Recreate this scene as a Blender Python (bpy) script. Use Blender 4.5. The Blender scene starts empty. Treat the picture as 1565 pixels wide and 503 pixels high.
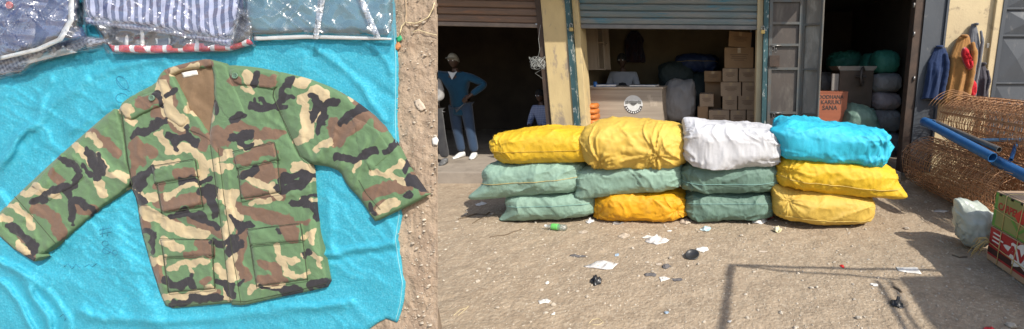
import bpy, bmesh, math, random
import numpy as np
from mathutils import Vector, Matrix, Euler
from mathutils.geometry import delaunay_2d_cdt

random.seed(7)
S = bpy.context.scene
COL = S.collection
R = math.radians

# ------------------------------------------------------------------ camera, sky, sun
PITCH = R(12.8); FPX = 640.0; PPX, PPY = 1100.0, 251.5; CAMH = 1.6
cam_d = bpy.data.cameras.new('camera'); cam = bpy.data.objects.new('camera', cam_d); COL.objects.link(cam)
cam.location = (0, 0, CAMH); cam.rotation_euler = (R(90) - PITCH, 0, 0)
cam_d.sensor_fit = 'HORIZONTAL'; cam_d.sensor_width = 36; cam_d.lens = FPX / 1565 * 36
cam_d.shift_x = -(PPX - 782.5) / 1565; cam_d.clip_start = 0.05; cam_d.clip_end = 500
S.camera = cam
SUN = Vector((-0.575, 0.455, -0.68)).normalized()      # direction the light travels
w = bpy.data.worlds.new('World'); S.world = w; w.use_nodes = True
nt = w.node_tree; sky = nt.nodes.new('ShaderNodeTexSky'); sky.sky_type = 'NISHITA'; sky.sun_disc = False
sky.sun_elevation = math.asin(-SUN.z); sky.sun_rotation = math.atan2(-SUN.x, -SUN.y)
sky.dust_density = 2.0
nt.links.new(sky.outputs[0], nt.nodes['Background'].inputs[0]); nt.nodes['Background'].inputs[1].default_value = 0.15
sd = bpy.data.lights.new('sun', 'SUN'); sd.energy = 4.4; sd.angle = R(0.6); sd.color = (1, 0.95, 0.86)
so = bpy.data.objects.new('sun', sd); COL.objects.link(so); so.rotation_euler = SUN.to_track_quat('-Z', 'Y').to_euler()
so.location = (6, -4, 8)
S.view_settings.view_transform = 'Standard'; S.view_settings.look = 'None'
S.view_settings.exposure = 0.36; S.view_settings.gamma = 1; S.view_settings.use_curve_mapping = False
S.render.engine = 'CYCLES'

# ------------------------------------------------------------------ geometry of the view
FW = Vector((0, math.cos(PITCH), -math.sin(PITCH))); UP = Vector((0, math.sin(PITCH), math.cos(PITCH)))
CAM = Vector((0, 0, CAMH))
def ray(px, py): return FW + Vector((1, 0, 0)) * ((px - PPX) / FPX) - UP * ((py - PPY) / FPX)
def at(px, py, Y):
    d = ray(px, py); return CAM + d * (Y / d.y)
def G(px, py, z=0.0):
    d = ray(px, py); return CAM + d * ((z - CAMH) / d.z)
BT = PITCH                                            # the bank leans back by this much
BN = Vector((0, -math.cos(BT), math.sin(BT))); BU = Vector((0, math.sin(BT), math.cos(BT)))
BP = CAM + ray(335, 251.5) * 1.35
def PB(px, py, h=0.0):
    d = ray(px, py); t = ((BP + BN * h) - CAM).dot(BN) / d.dot(BN); return CAM + d * t
def PBn(P, h):                                        # vectorised
    P = np.asarray(P, float); h = np.asarray(h, float)
    d = np.array(FW)[None] + np.outer((P[:, 0] - PPX) / FPX, [1, 0, 0]) - np.outer((P[:, 1] - PPY) / FPX, np.array(UP))
    bn = np.array(BN); t = ((np.array(BP - CAM) @ bn) + h) / (d @ bn)
    return np.array(CAM)[None] + d * t[:, None]

# ------------------------------------------------------------------ noise in numpy
def _hash(ix, iy, iz, seed):
    n = (ix * 374761393 + iy * 668265263 + iz * 2147483647 + seed * 974711) & 0xffffffff
    n = ((n ^ (n >> 13)) * 1274126177) & 0xffffffff
    n = ((n ^ (n >> 16)) * 2246822519) & 0xffffffff
    return ((n ^ (n >> 15)) & 0xffffff) / float(0xffffff) * 2 - 1
def vn(P, seed=0):
    P = np.asarray(P, float)
    if P.shape[1] == 2: P = np.c_[P, np.zeros(len(P))]
    i = np.floor(P).astype(np.int64); f = P - i; f = f * f * f * (f * (f * 6 - 15) + 10)
    r = 0
    for a in (0, 1):
        for b in (0, 1):
            for c in (0, 1):
                wgt = (f[:, 0] if a else 1 - f[:, 0]) * (f[:, 1] if b else 1 - f[:, 1]) * (f[:, 2] if c else 1 - f[:, 2])
                r = r + wgt * _hash(i[:, 0] + a, i[:, 1] + b, i[:, 2] + c, seed)
    return r
def fbm(P, seed=0, o=4):
    P = np.asarray(P, float); r = 0; a = 1
    for k in range(o): r = r + a * vn(P * 2 ** k, seed + k * 17); a *= 0.5
    return r
def ridge(P, seed=0, o=3):
    P = np.asarray(P, float); r = 0; a = 1
    for k in range(o): r = r + a * (1 - np.abs(vn(P * 2 ** k, seed + k * 31)) * 2); a *= 0.5
    return r

# ------------------------------------------------------------------ object helpers
def link(o, parent=None):
    COL.objects.link(o)
    if parent is not None:
        o.parent = parent
        if parent.parent is not None: off = parent.location + parent.parent.location
        else: off = parent.location
        o.location = o.location - off if parent.parent is None else o.location - parent.parent.location - parent.location
    return o
def obj(name, V, F, mat, parent=None, smooth=True, kind=None, label=None, cat=None, group=None, attrs=None, center=True):
    V = np.asarray(V, float).reshape(-1, 3)
    c = np.zeros(3)
    if center:
        c = (V.min(0) + V.max(0)) / 2; c[2] = V[:, 2].min()
    me = bpy.data.meshes.new(name); me.from_pydata((V - c).tolist(), [], [list(map(int, f)) for f in F])
    if attrs:
        for k, a in attrs.items():
            at_ = me.attributes.new(k, 'FLOAT', 'POINT'); at_.data.foreach_set('value', np.asarray(a, np.float32))
    me.update()
    if smooth: me.polygons.foreach_set('use_smooth', [True] * len(me.polygons))
    if mat: me.materials.append(mat)
    o = bpy.data.objects.new(name, me); o.location = Vector(c)
    link(o, parent); tag(o, label, cat, group, kind); return o
def tag(o, label=None, cat=None, group=None, kind=None):
    if label: o['label'] = label
    if cat: o['category'] = cat
    if group: o['group'] = group
    if kind: o['kind'] = kind
    return o
def thing(name, loc, label, cat, group=None):
    o = bpy.data.objects.new(name, None); o.location = Vector(loc); o.empty_display_size = 0.1
    COL.objects.link(o); return tag(o, label, cat, group)
class MB:
    """collects simple shapes into one mesh"""
    def __init__(s): s.v = []; s.f = []
    def add(s, V, F):
        n = len(s.v); s.v += [tuple(p) for p in V]; s.f += [[i + n for i in f] for f in F]; return s
    def box(s, a, b, bev=0.0, M=None):
        a = Vector(a); b = Vector(b)
        x0, y0, z0 = [min(a[i], b[i]) for i in range(3)]; x1, y1, z1 = [max(a[i], b[i]) for i in range(3)]
        if bev <= 0:
            V = [Vector(p) for p in ((x0,y0,z0),(x1,y0,z0),(x1,y1,z0),(x0,y1,z0),(x0,y0,z1),(x1,y0,z1),(x1,y1,z1),(x0,y1,z1))]
            F = [(3,2,1,0),(4,5,6,7),(0,1,5,4),(1,2,6,5),(2,3,7,6),(3,0,4,7)]
        else:
            bm = bmesh.new(); bmesh.ops.create_cube(bm, size=1)
            for v in bm.verts: v.co = Vector(((v.co.x+.5)*(x1-x0)+x0, (v.co.y+.5)*(y1-y0)+y0, (v.co.z+.5)*(z1-z0)+z0))
            bmesh.ops.bevel(bm, geom=bm.edges[:], offset=bev, segments=2, affect='EDGES', profile=0.6)
            bm.verts.index_update(); V = [v.co.copy() for v in bm.verts]; F = [[v.index for v in f.verts] for f in bm.faces]; bm.free()
        if M is not None: V = [M @ p for p in V]
        return s.add(V, F)
    def tube(s, pts, r, n=8, cap=True, closed=False):
        pts = [Vector(p) for p in pts]; m = len(pts); V = []; F = []
        rr = r if hasattr(r, '__len__') else [r] * m
        prev = None
        for i, p in enumerate(pts):
            if closed: t = pts[(i+1) % m] - pts[i-1]
            else: t = pts[min(i+1, m-1)] - pts[max(i-1, 0)]
            if t.length < 1e-9: t = Vector((0,0,1))
            t.normalize()
            if prev is None:
                a = Vector((0,0,1)) if abs(t.z) < 0.9 else Vector((1,0,0)); u = t.cross(a).normalized()
            else:
                u = prev - t * prev.dot(t); u = u.normalized() if u.length > 1e-6 else t.orthogonal().normalized()
            prev = u; q = t.cross(u)
            for k in range(n):
                an = 2*math.pi*k/n; V.append(p + (u*math.cos(an) + q*math.sin(an)) * rr[i])
        for i in range(m if closed else m-1):
            j = (i+1) % m
            for k in range(n): F.append((i*n+k, i*n+(k+1)%n, j*n+(k+1)%n, j*n+k))
        if cap and not closed: F.append(tuple(range(n))[::-1]); F.append(tuple(range((m-1)*n, m*n)))
        return s.add(V, F)
    def pipe(s, a, b, r, ri, n=16):
        """hollow straight tube"""
        a = Vector(a); b = Vector(b); t = (b-a).normalized(); u = t.orthogonal().normalized(); q = t.cross(u); V = []
        for p, rad in ((a, r), (b, r), (b, ri), (a, ri)):
            for k in range(n):
                an = 2*math.pi*k/n; V.append(p + (u*math.cos(an)+q*math.sin(an))*rad)
        F = []
        for i in range(4):
            j = (i+1) % 4
            for k in range(n): F.append((i*n+k, i*n+(k+1)%n, j*n+(k+1)%n, j*n+k))
        return s.add(V, F)
    def prism(s, poly, axis_pts):
        """poly: list of 3-D points (front face), axis_pts: offset vector"""
        n = len(poly); V = [Vector(p) for p in poly] + [Vector(p)+Vector(axis_pts) for p in poly]
        F = [tuple(range(n)), tuple(range(2*n-1, n-1, -1))] + [(i, i+n, (i+1)%n+n, (i+1)%n) for i in range(n)]
        return s.add(V, F)
    def lathe(s, prof, c, n=20, M=None):
        V = []; F = []
        for (r, z) in prof:
            for k in range(n):
                an = 2*math.pi*k/n; V.append(Vector((r*math.cos(an), r*math.sin(an), z)))
        m = len(prof)
        for i in range(m-1):
            for k in range(n): F.append((i*n+k, i*n+(k+1)%n, (i+1)*n+(k+1)%n, (i+1)*n+k))
        F.append(tuple(range(n))[::-1]); F.append(tuple(range((m-1)*n, m*n)))
        if M is not None: V = [M @ p for p in V]
        return s.add([p + Vector(c) for p in V], F)
    def build(s, name, mat, parent=None, smooth=False, **k): return obj(name, s.v, s.f, mat, parent, smooth, **k)

# ------------------------------------------------------------------ materials
MATS = {}
def mat(name, c1, c2=None, scale=6, rough=0.7, metal=0.0, bump=0.3, bscale=60, bdist=0.003, c3=None, c3s=2.0, c3t=(0.5, 0.65),
        spec=0.4, stretch=(1, 1, 1), weave=0, wdist=0.0006, sheen=0, alpha=None, detail=6, trans=0, rvar=0.12):
    if name in MATS: return MATS[name]
    m = bpy.data.materials.new(name); m.use_nodes = True; n = m.node_tree; N = n.nodes; L = n.links
    b = N['Principled BSDF']; b.inputs['Roughness'].default_value = rough; b.inputs['Metallic'].default_value = metal
    b.inputs['Specular IOR Level'].default_value = spec
    if sheen: b.inputs['Sheen Weight'].default_value = sheen
    geo = N.new('ShaderNodeNewGeometry'); mp = N.new('ShaderNodeMapping'); mp.inputs['Scale'].default_value = stretch
    L.new(geo.outputs['Position'], mp.inputs[0])
    def noise(sc, det=detail, dist=0.0, rg=0.55):
        t = N.new('ShaderNodeTexNoise'); t.inputs['Scale'].default_value = sc; t.inputs['Detail'].default_value = det
        t.inputs['Roughness'].default_value = rg; t.inputs['Distortion'].default_value = dist; L.new(mp.outputs[0], t.inputs[0]); return t
    t = noise(scale); ramp = N.new('ShaderNodeMapRange'); ramp.inputs[1].default_value = 0.3; ramp.inputs[2].default_value = 0.7
    L.new(t.outputs[0], ramp.inputs[0])
    mx = N.new('ShaderNodeMix'); mx.data_type = 'RGBA'; mx.inputs[6].default_value = (*c1, 1)
    mx.inputs[7].default_value = (*(c2 or [x*0.75 for x in c1]), 1); L.new(ramp.outputs[0], mx.inputs[0]); out = mx.outputs[2]
    if c3:
        t3 = noise(c3s, 8, 0.3, 0.65); r3 = N.new('ShaderNodeMapRange'); r3.inputs[1].default_value = c3t[0]; r3.inputs[2].default_value = c3t[1]
        L.new(t3.outputs[0], r3.inputs[0]); m3 = N.new('ShaderNodeMix'); m3.data_type = 'RGBA'; m3.inputs[7].default_value = (*c3, 1)
        L.new(out, m3.inputs[6]); L.new(r3.outputs[0], m3.inputs[0]); out = m3.outputs[2]
    L.new(out, b.inputs['Base Color'])
    rv = N.new('ShaderNodeMapRange'); rv.inputs[3].default_value = max(0, rough-rvar); rv.inputs[4].default_value = min(1, rough+rvar)
    L.new(t.outputs[0], rv.inputs[0]); L.new(rv.outputs[0], b.inputs['Roughness'])
    bp = N.new('ShaderNodeBump'); bp.inputs['Strength'].default_value = bump; bp.inputs['Distance'].default_value = bdist
    tb = noise(bscale, 5); L.new(tb.outputs[0], bp.inputs['Height'])
    nrm = bp.outputs[0]
    if weave:
        for ax in ('X', 'Z'):
            wv = N.new('ShaderNodeTexWave'); wv.bands_direction = ax; wv.inputs['Scale'].default_value = weave; wv.inputs['Distortion'].default_value = 1.2
            wv.inputs['Detail'].default_value = 1
            L.new(mp.outputs[0], wv.inputs[0]); b2 = N.new('ShaderNodeBump'); b2.inputs['Strength'].default_value = 0.5; b2.inputs['Distance'].default_value = wdist
            L.new(wv.outputs[0], b2.inputs['Height']); L.new(nrm, b2.inputs['Normal']); nrm = b2.outputs[0]
    L.new(nrm, b.inputs['Normal'])
    if trans: b.inputs['Transmission Weight'].default_value = trans
    if alpha is not None: b.inputs['Alpha'].default_value = alpha
    MATS[name] = m; return m
def film(name, tint=(0.95, 0.97, 1), amount=0.22, sc=14, strength=0.9, milky=0.08):
    """thin crumpled clear plastic: sharp folds that catch the light"""
    m = bpy.data.materials.new(name); m.use_nodes = True; N = m.node_tree.nodes; L = m.node_tree.links
    out = N['Material Output']; N.remove(N['Principled BSDF'])
    geo = N.new('ShaderNodeNewGeometry'); nrm = None
    for rot, st, s_ in (((0, 0.6, 0), (1, 1, 0.22), 1.0), ((0, -0.5, 0), (0.25, 1, 1), 1.3), ((0, 0.9, 0), (0.3, 1, 1), 2.4)):
        mp = N.new('ShaderNodeMapping'); mp.inputs['Rotation'].default_value = rot; mp.inputs['Scale'].default_value = st; L.new(geo.outputs['Position'], mp.inputs[0])
        t = N.new('ShaderNodeTexNoise'); t.inputs['Scale'].default_value = sc*s_; t.inputs['Detail'].default_value = 1.6; t.inputs['Distortion'].default_value = 0.8; L.new(mp.outputs[0], t.inputs[0])
        r = N.new('ShaderNodeMath'); r.operation = 'SUBTRACT'; L.new(t.outputs[0], r.inputs[0]); r.inputs[1].default_value = 0.5
        ab = N.new('ShaderNodeMath'); ab.operation = 'ABSOLUTE'; L.new(r.outputs[0], ab.inputs[0])
        bp = N.new('ShaderNodeBump'); bp.inputs['Strength'].default_value = strength; bp.inputs['Distance'].default_value = 0.11/s_; L.new(ab.outputs[0], bp.inputs['Height'])
        if nrm: L.new(nrm, bp.inputs['Normal'])
        nrm = bp.outputs[0]
    g = N.new('ShaderNodeBsdfGlossy'); g.inputs['Roughness'].default_value = 0.2; L.new(nrm, g.inputs['Normal'])
    tr = N.new('ShaderNodeBsdfTransparent'); tr.inputs[0].default_value = (*tint, 1)
    di = N.new('ShaderNodeBsdfDiffuse'); di.inputs[0].default_value = (0.8, 0.82, 0.85, 1); L.new(nrm, di.inputs['Normal'])
    m1 = N.new('ShaderNodeMixShader'); m1.inputs[0].default_value = milky; L.new(tr.outputs[0], m1.inputs[1]); L.new(di.outputs[0], m1.inputs[2])
    fr = N.new('ShaderNodeLayerWeight'); fr.inputs[0].default_value = 0.25; L.new(nrm, fr.inputs['Normal'])
    mr = N.new('ShaderNodeMapRange'); mr.inputs[3].default_value = amount*0.6; mr.inputs[4].default_value = min(0.9, amount*2.2); L.new(fr.outputs['Facing'], mr.inputs[0])
    m2 = N.new('ShaderNodeMixShader'); L.new(mr.outputs[0], m2.inputs[0]); L.new(m1.outputs[0], m2.inputs[1]); L.new(g.outputs[0], m2.inputs[2])
    L.new(m2.outputs[0], out.inputs[0]); MATS[name] = m; return m

DIRT = mat('dirt', (0.37, 0.29, 0.205), (0.28, 0.215, 0.15), 7.0, 0.95, bump=1.0, bscale=38, bdist=0.016, c3=(0.47, 0.39, 0.29), c3s=30, c3t=(0.5, 0.72), spec=0.15, detail=12)
DIRT2 = mat('bank_dirt', (0.37, 0.285, 0.205), (0.27, 0.20, 0.145), 13, 0.95, bump=0.9, bscale=70, bdist=0.008, c3=(0.36, 0.28, 0.21), c3s=22, c3t=(0.52, 0.75), spec=0.15, detail=12)
STONE = mat('stone', (0.52, 0.46, 0.37), (0.32, 0.27, 0.215), 12, 0.9, bump=0.6, bscale=90)
CONC = mat('concrete', (0.34, 0.29, 0.235), (0.26, 0.22, 0.18), 4, 0.9, bump=0.6, bscale=50, bdist=0.006, c3=(0.18, 0.15, 0.12), c3s=3, c3t=(0.52, 0.72), spec=0.2, detail=10)
CREAM = mat('cream_plaster', (0.60, 0.49, 0.30), (0.50, 0.40, 0.25), 3, 0.85, bump=0.5, bscale=35, bdist=0.006, c3=(0.27, 0.21, 0.15), c3s=4.5, c3t=(0.55, 0.66), spec=0.2, detail=10)
YEL = mat('yellow_plaster', (0.58, 0.45, 0.23), (0.47, 0.36, 0.19), 5, 0.8, bump=0.5, bscale=30, bdist=0.006, c3=(0.30, 0.24, 0.17), c3s=6, c3t=(0.54, 0.63), spec=0.25, stretch=(1, 1, 0.45), detail=10)
ROOM = mat('dark_brown_plaster', (0.07, 0.053, 0.038), (0.04, 0.032, 0.024), 2, 0.95, bump=0.3)  # dark brown plaster tone for room walls and ceiling
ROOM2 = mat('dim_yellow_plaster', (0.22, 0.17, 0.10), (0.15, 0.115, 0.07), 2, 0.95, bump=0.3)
SHUT_R = mat('rusty_shutter', (0.20, 0.125, 0.085), (0.14, 0.10, 0.08), 5, 0.6, 0.1, bump=0.3, bscale=80, c3=(0.27, 0.14, 0.08), c3s=7, c3t=(0.5, 0.7), stretch=(0.35, 1, 3))
SHUT_B = mat('blue_grey_shutter', (0.115, 0.165, 0.175), (0.22, 0.215, 0.20), 4, 0.55, 0.1, bump=0.25, bscale=80, c3=(0.055, 0.18, 0.24), c3s=5, c3t=(0.55, 0.68), stretch=(0.4, 1, 3))
TEALP = mat('chipped_teal_paint', (0.045, 0.105, 0.115), (0.03, 0.07, 0.08), 8, 0.55, 0.2, bump=0.4, bscale=60, c3=(0.34, 0.36, 0.34), c3s=22, c3t=(0.57, 0.61), stretch=(1, 1, 0.5))
GATE = mat('grey_brown_gate_steel', (0.105, 0.085, 0.072), (0.075, 0.065, 0.06), 6, 0.55, 0.3, bump=0.3, bscale=60, c3=(0.16, 0.14, 0.12), c3s=5, c3t=(0.5, 0.7), stretch=(1, 1, 0.4))
GATEB = mat('gate_bar_steel', (0.10, 0.115, 0.12), (0.14, 0.12, 0.10), 9, 0.5, 0.4, bump=0.3, bscale=70)
GATEL = mat('weathered_grey_steel', (0.27, 0.25, 0.22), (0.17, 0.15, 0.13), 5, 0.6, 0.2, bump=0.4, bscale=60, c3=(0.36, 0.33, 0.29), c3s=7, c3t=(0.5, 0.7), stretch=(1, 1, 0.4))
BLACKST = mat('black_painted_steel', (0.045, 0.053, 0.065), (0.065, 0.073, 0.085), 4, 0.55, 0.1, bump=0.25, bscale=40, c3=(0.15, 0.15, 0.15), c3s=9, c3t=(0.6, 0.75), stretch=(1, 1, 0.5), spec=0.5)
RUSTBR = mat('rusty_brown_steel', (0.085, 0.055, 0.04), (0.05, 0.037, 0.03), 10, 0.7, 0.2, bump=0.4)
RUST = mat('rusty_wire', (0.46, 0.25, 0.125), (0.29, 0.15, 0.08), 25, 0.8, 0.0, bump=0.3, c3=(0.46, 0.26, 0.13), c3s=14, c3t=(0.5, 0.7))
BLUEP = mat('blue_pipe_paint', (0.02, 0.095, 0.25), (0.025, 0.12, 0.30), 9, 0.4, 0.1, bump=0.15, c3=(0.33, 0.32, 0.3), c3s=12, c3t=(0.66, 0.72), spec=0.5)
STEEL = mat('dull_steel_pipe', (0.25, 0.24, 0.23), (0.16, 0.15, 0.14), 12, 0.4, 0.7, bump=0.2)
BRASS = mat('brass', (0.55, 0.38, 0.12), (0.42, 0.3, 0.12), 20, 0.4, 0.8)
CHROME = mat('shackle_steel', (0.5, 0.5, 0.5), (0.4, 0.4, 0.4), 20, 0.3, 0.9)
CARD = mat('brown_cardboard', (0.37, 0.235, 0.135), (0.31, 0.195, 0.11), 6, 0.85, bump=0.2, bscale=40, spec=0.15)
CARD2 = mat('pale_cardboard', (0.42, 0.30, 0.20), (0.36, 0.25, 0.165), 6, 0.85, bump=0.2, bscale=40, spec=0.15)
INK = mat('dark_ink', (0.05, 0.04, 0.04), (0.07, 0.055, 0.05), 30, 0.8)
INKF = mat('faded_brown_print', (0.20, 0.125, 0.08), (0.23, 0.15, 0.09), 30, 0.85)
TAPE = mat('packing_tape', (0.48, 0.34, 0.19), (0.44, 0.3, 0.17), 20, 0.25, spec=0.5)
WOODG = mat('grey_wood_laminate', (0.40, 0.33, 0.255), (0.30, 0.245, 0.19), 3, 0.6, bump=0.1, stretch=(0.5, 1, 8))
WOODV = mat('cabinet_laminate', (0.36, 0.28, 0.20), (0.28, 0.215, 0.155), 3, 0.6, bump=0.1, stretch=(8, 1, 0.5))
WHITE = mat('white_print', (0.72, 0.72, 0.70), (0.62, 0.62, 0.6), 20, 0.6)
PAPER = mat('white_paper', (0.72, 0.70, 0.66), (0.58, 0.55, 0.5), 20, 0.8, bump=0.3)
PAPERB = mat('dirty_paper', (0.50, 0.42, 0.33), (0.38, 0.31, 0.24), 20, 0.85, bump=0.3)
BLACKP = mat('black_plastic', (0.02, 0.02, 0.022), (0.035, 0.035, 0.035), 20, 0.35, spec=0.5)
GREYP = mat('grey_rag', (0.14, 0.13, 0.13), (0.09, 0.085, 0.085), 20, 0.9)
REDP = mat('red_plastic', (0.6, 0.03, 0.03), (0.5, 0.02, 0.02), 20, 0.4)
TWINE = mat('straw_twine', (0.62, 0.47, 0.20), (0.5, 0.36, 0.15), 40, 0.8)
SAND = mat('plywood_red_brown', (0.36, 0.12, 0.06), (0.30, 0.095, 0.05), 3, 0.6, bump=0.15, stretch=(0.6, 1, 7))
SKIN = mat('brown_skin', (0.075, 0.042, 0.028), (0.06, 0.033, 0.022), 15, 0.5)
def sackmat(name, c, c2, tr=0.0):
    return mat(name, c, c2, 2.5, 0.46, bump=0.5, bscale=32, bdist=0.006, spec=0.35, weave=150, wdist=0.0007, c3=[x*0.78+0.03 for x in c], c3s=6, c3t=(0.56, 0.75), detail=8)
S_YEL = sackmat('yellow_woven_plastic', (0.68, 0.43, 0.022), (0.62, 0.39, 0.026))
S_YEL2 = sackmat('mustard_woven_plastic', (0.63, 0.42, 0.075), (0.57, 0.38, 0.075))
S_ORG = sackmat('orange_yellow_woven_plastic', (0.68, 0.34, 0.012), (0.62, 0.30, 0.015))
S_GRN = sackmat('green_woven_plastic', (0.215, 0.335, 0.265), (0.245, 0.37, 0.295))
S_GRN_SHADE = sackmat('shaded_green_woven_plastic', (0.115, 0.195, 0.155), (0.14, 0.225, 0.18))  # the green sack plastic with shade put into its colour
S_WHT = sackmat('white_woven_plastic', (0.55, 0.55, 0.565), (0.50, 0.50, 0.52))
S_CYN = sackmat('cyan_woven_plastic', (0.03, 0.43, 0.60), (0.04, 0.47, 0.64))
S_TEAL = sackmat('teal_net_plastic', (0.04, 0.21, 0.15), (0.03, 0.16, 0.12))
S_GREY = sackmat('grey_sack', (0.27, 0.26, 0.255), (0.2, 0.19, 0.19))

# ------------------------------------------------------------------ GROUND
def axis(lo, hi, step, outs):
    a = list(np.arange(lo, hi + 1e-6, step)); g = step
    left = []; x = lo
    while x > -outs: g *= 1.5; x -= g; left.append(x)
    g = step; right = []; x = hi
    while x < outs: g *= 1.5; x += g; right.append(x)
    return np.array(left[::-1] + a + right)
def hground(X, Y):
    P = np.c_[X, Y]
    h = 0.012*fbm(P*1.1, 3, 3) + 0.006*fbm(P*6, 9, 3) + 0.0035*fbm(P*24, 21, 2)
    near = np.clip((9 - np.abs(X))/3, 0, 1) * np.clip((8 - np.abs(Y))/2, 0, 1)
    return h*near - 0.006
def ground():
    xs = axis(-3.2, 3.4, 0.022, 90); ys = axis(2.1, 5.9, 0.022, 90)
    X, Y = np.meshgrid(xs, ys); X = X.ravel(); Y = Y.ravel()
    V = np.c_[X, Y, hground(X, Y)]; nx = len(xs); ny = len(ys)
    idx = np.arange(nx*ny).reshape(ny, nx)
    F = np.c_[idx[:-1, :-1].ravel(), idx[:-1, 1:].ravel(), idx[1:, 1:].ravel(), idx[1:, :-1].ravel()]
    obj('ground', V, F, DIRT, kind='structure', center=False)
ground()
def gz(x, y): return float(hground(np.array([x]), np.array([y]))[0])

def pebbles(name, pts, sizes, mt, normal=None, parent=None):
    rng = np.random.default_rng(5); V = []; F = []
    base = np.array([(1,0,0),(-1,0,0),(0,1,0),(0,-1,0),(0,0,1),(0,0,-1)], float)
    tri = [(0,2,4),(2,1,4),(1,3,4),(3,0,4),(2,0,5),(1,2,5),(3,1,5),(0,3,5)]
    sub = []; ids = {}
    vv = [tuple(b) for b in base]
    for t in tri:
        m = []
        for a, b in ((0,1),(1,2),(2,0)):
            k = tuple(sorted((t[a], t[b])))
            if k not in ids:
                p = (np.array(vv[k[0]])+np.array(vv[k[1]])); p /= np.linalg.norm(p); ids[k] = len(vv); vv.append(tuple(p))
            m.append(ids[k])
        sub += [(t[0],m[0],m[2]),(t[1],m[1],m[0]),(t[2],m[2],m[1]),(m[0],m[1],m[2])]
    B = np.array(vv); nb = len(B)
    for p, s in zip(pts, sizes):
        sc = s*rng.uniform(0.55, 1.1, 3); Q = B*sc*(1+rng.uniform(-0.22, 0.22, (nb, 1))); a = rng.uniform(0, 6.28); c, q = math.cos(a), math.sin(a)
        Q = Q @ np.array([[c, -q, 0], [q, c, 0], [0, 0, 0.7]]).T
        F += [(i+len(V), j+len(V), k+len(V)) for i, j, k in sub]; V += (Q+np.array(p)).tolist()
    return obj(name, V, F, mt, parent, smooth=False, kind='stuff', center=False)
rng = np.random.default_rng(11)
px_, py_, sz_ = [], [], []
for k in range(9000):
    y = rng.uniform(2.2, 5.6); x = rng.uniform(-3.0, 3.3)
    px_.append(x); py_.append(y); sz_.append(min(0.02, 0.0026*(1/(1-rng.uniform(0, 0.985)))**0.5))
gzs = hground(np.array(px_), np.array(py_))
gv = pebbles('gravel', [(x, y, z+s*0.2) for x, y, z, s in zip(px_, py_, gzs, sz_)], sz_, STONE)
tag(gv, 'small pale pebbles strewn over the bare earth in front of the sacks', 'gravel')

# ------------------------------------------------------------------ EARTH BANK (left part of the picture)
def bank():
    nx, ny = 190, 170
    xs = np.r_[np.linspace(-260, 560, 100), np.linspace(563, 669, 90)]; ys = np.linspace(-60, 1500, ny)
    # rows down to the ground
    rows = []
    ys = np.r_[np.linspace(-60, 520, 150), np.linspace(540, 900, 20)]
    XX, YY = np.meshgrid(xs, ys); P = np.c_[XX.ravel(), YY.ravel()]
    B0 = PBn(P, np.zeros(len(P)))
    q = np.c_[B0[:, 0], B0[:, 2]]
    h = 0.006*fbm(q*9, 4, 4) + 0.003*fbm(q*45, 8, 3) - 0.004
    h = np.where(P[:, 0] > 668.5, 0, h)
    V = PBn(P, h)
    bad = V[:, 2] < -0.02
    # clamp rows that would run below the ground
    low = B0[:, 2] < -0.02
    for i in np.where(low | (ray(335, 251).dot(BN) > 0))[0]:
        V[i, 2] = -0.05; V[i, 1] = BP.y - (BP.z+0.05)*math.tan(BT)
    n2, n1 = len(ys), len(xs); idx = np.arange(n1*n2).reshape(n2, n1)
    F = np.c_[idx[:-1, :-1].ravel(), idx[1:, :-1].ravel(), idx[1:, 1:].ravel(), idx[:-1, 1:].ravel()].tolist()
    V = V.tolist()
    # back of the bank: right flank, top and rear
    def back(p):
        p = Vector(p); d = (p-CAM); return Vector((p.x-0.5, p.y+0.35+0.25*(2.1-p.z), p.z if p.z > 0 else -0.05))
    nb = len(V)
    for r in range(n2): V.append(tuple(back(V[idx[r, -1]])))
    for r in range(n2-1): F.append((idx[r, -1], idx[r+1, -1], nb+r+1, nb+r))
    nt0 = len(V)
    for c in range(n1): 
        b = Vector(V[idx[0, c]]); V.append((b.x-0.5, b.y+0.35, b.z))
    for c in range(n1-1): F.append((idx[0, c+1], nt0+c+1, nt0+c, idx[0, c]))
    o = obj('earth_bank', V, F, DIRT2, kind='structure', center=False)
    return o
bank()
pts, szs = [], []
for k in range(900):
    x = rng.uniform(600, 666); y = rng.uniform(-20, 515); s = min(0.007, 0.0011*(1/(1-rng.uniform(0, 0.98)))**0.5)
    p = PB(x, y, 0.001); pts.append(tuple(p)); szs.append(s)
gb = pebbles('grit', pts, szs, STONE); tag(gb, 'fine grit and pebbles on the brown earth beside the tarp edge', 'grit')

# sheet laid on the bank: outline in photo pixels, height function above the bank
def inside(P, poly):
    P = np.asarray(P, float); x, y = P[:, 0], P[:, 1]; c = np.zeros(len(P), bool); n = len(poly)
    for i in range(n):
        x0, y0 = poly[i]; x1, y1 = poly[(i+1) % n]
        if y0 == y1: continue
        k = ((y0 > y) != (y1 > y)) & (x < (x1-x0)*(y-y0)/(y1-y0)+x0); c ^= k
    return c
def dseg(P, a, b):
    a = np.array(a, float); b = np.array(b, float); d = b-a; t = np.clip(((P-a) @ d)/max(d @ d, 1e-9), 0, 1)
    return np.linalg.norm(P-(a+t[:, None]*d), axis=1), t
def dpoly(P, poly, closed=True):
    n = len(poly); r = np.full(len(P), 1e9)
    for i in range(n if closed else n-1): r = np.minimum(r, dseg(P, poly[i], poly[(i+1) % n])[0])
    return r
def smooth_poly(poly, it=1):
    for _ in range(it):
        q = []
        for i in range(len(poly)):
            a = np.array(poly[i], float); b = np.array(poly[(i+1) % len(poly)], float)
            q += [tuple(a*0.8+b*0.2), tuple(a*0.2+b*0.8)]
        poly = q
    return poly
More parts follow.
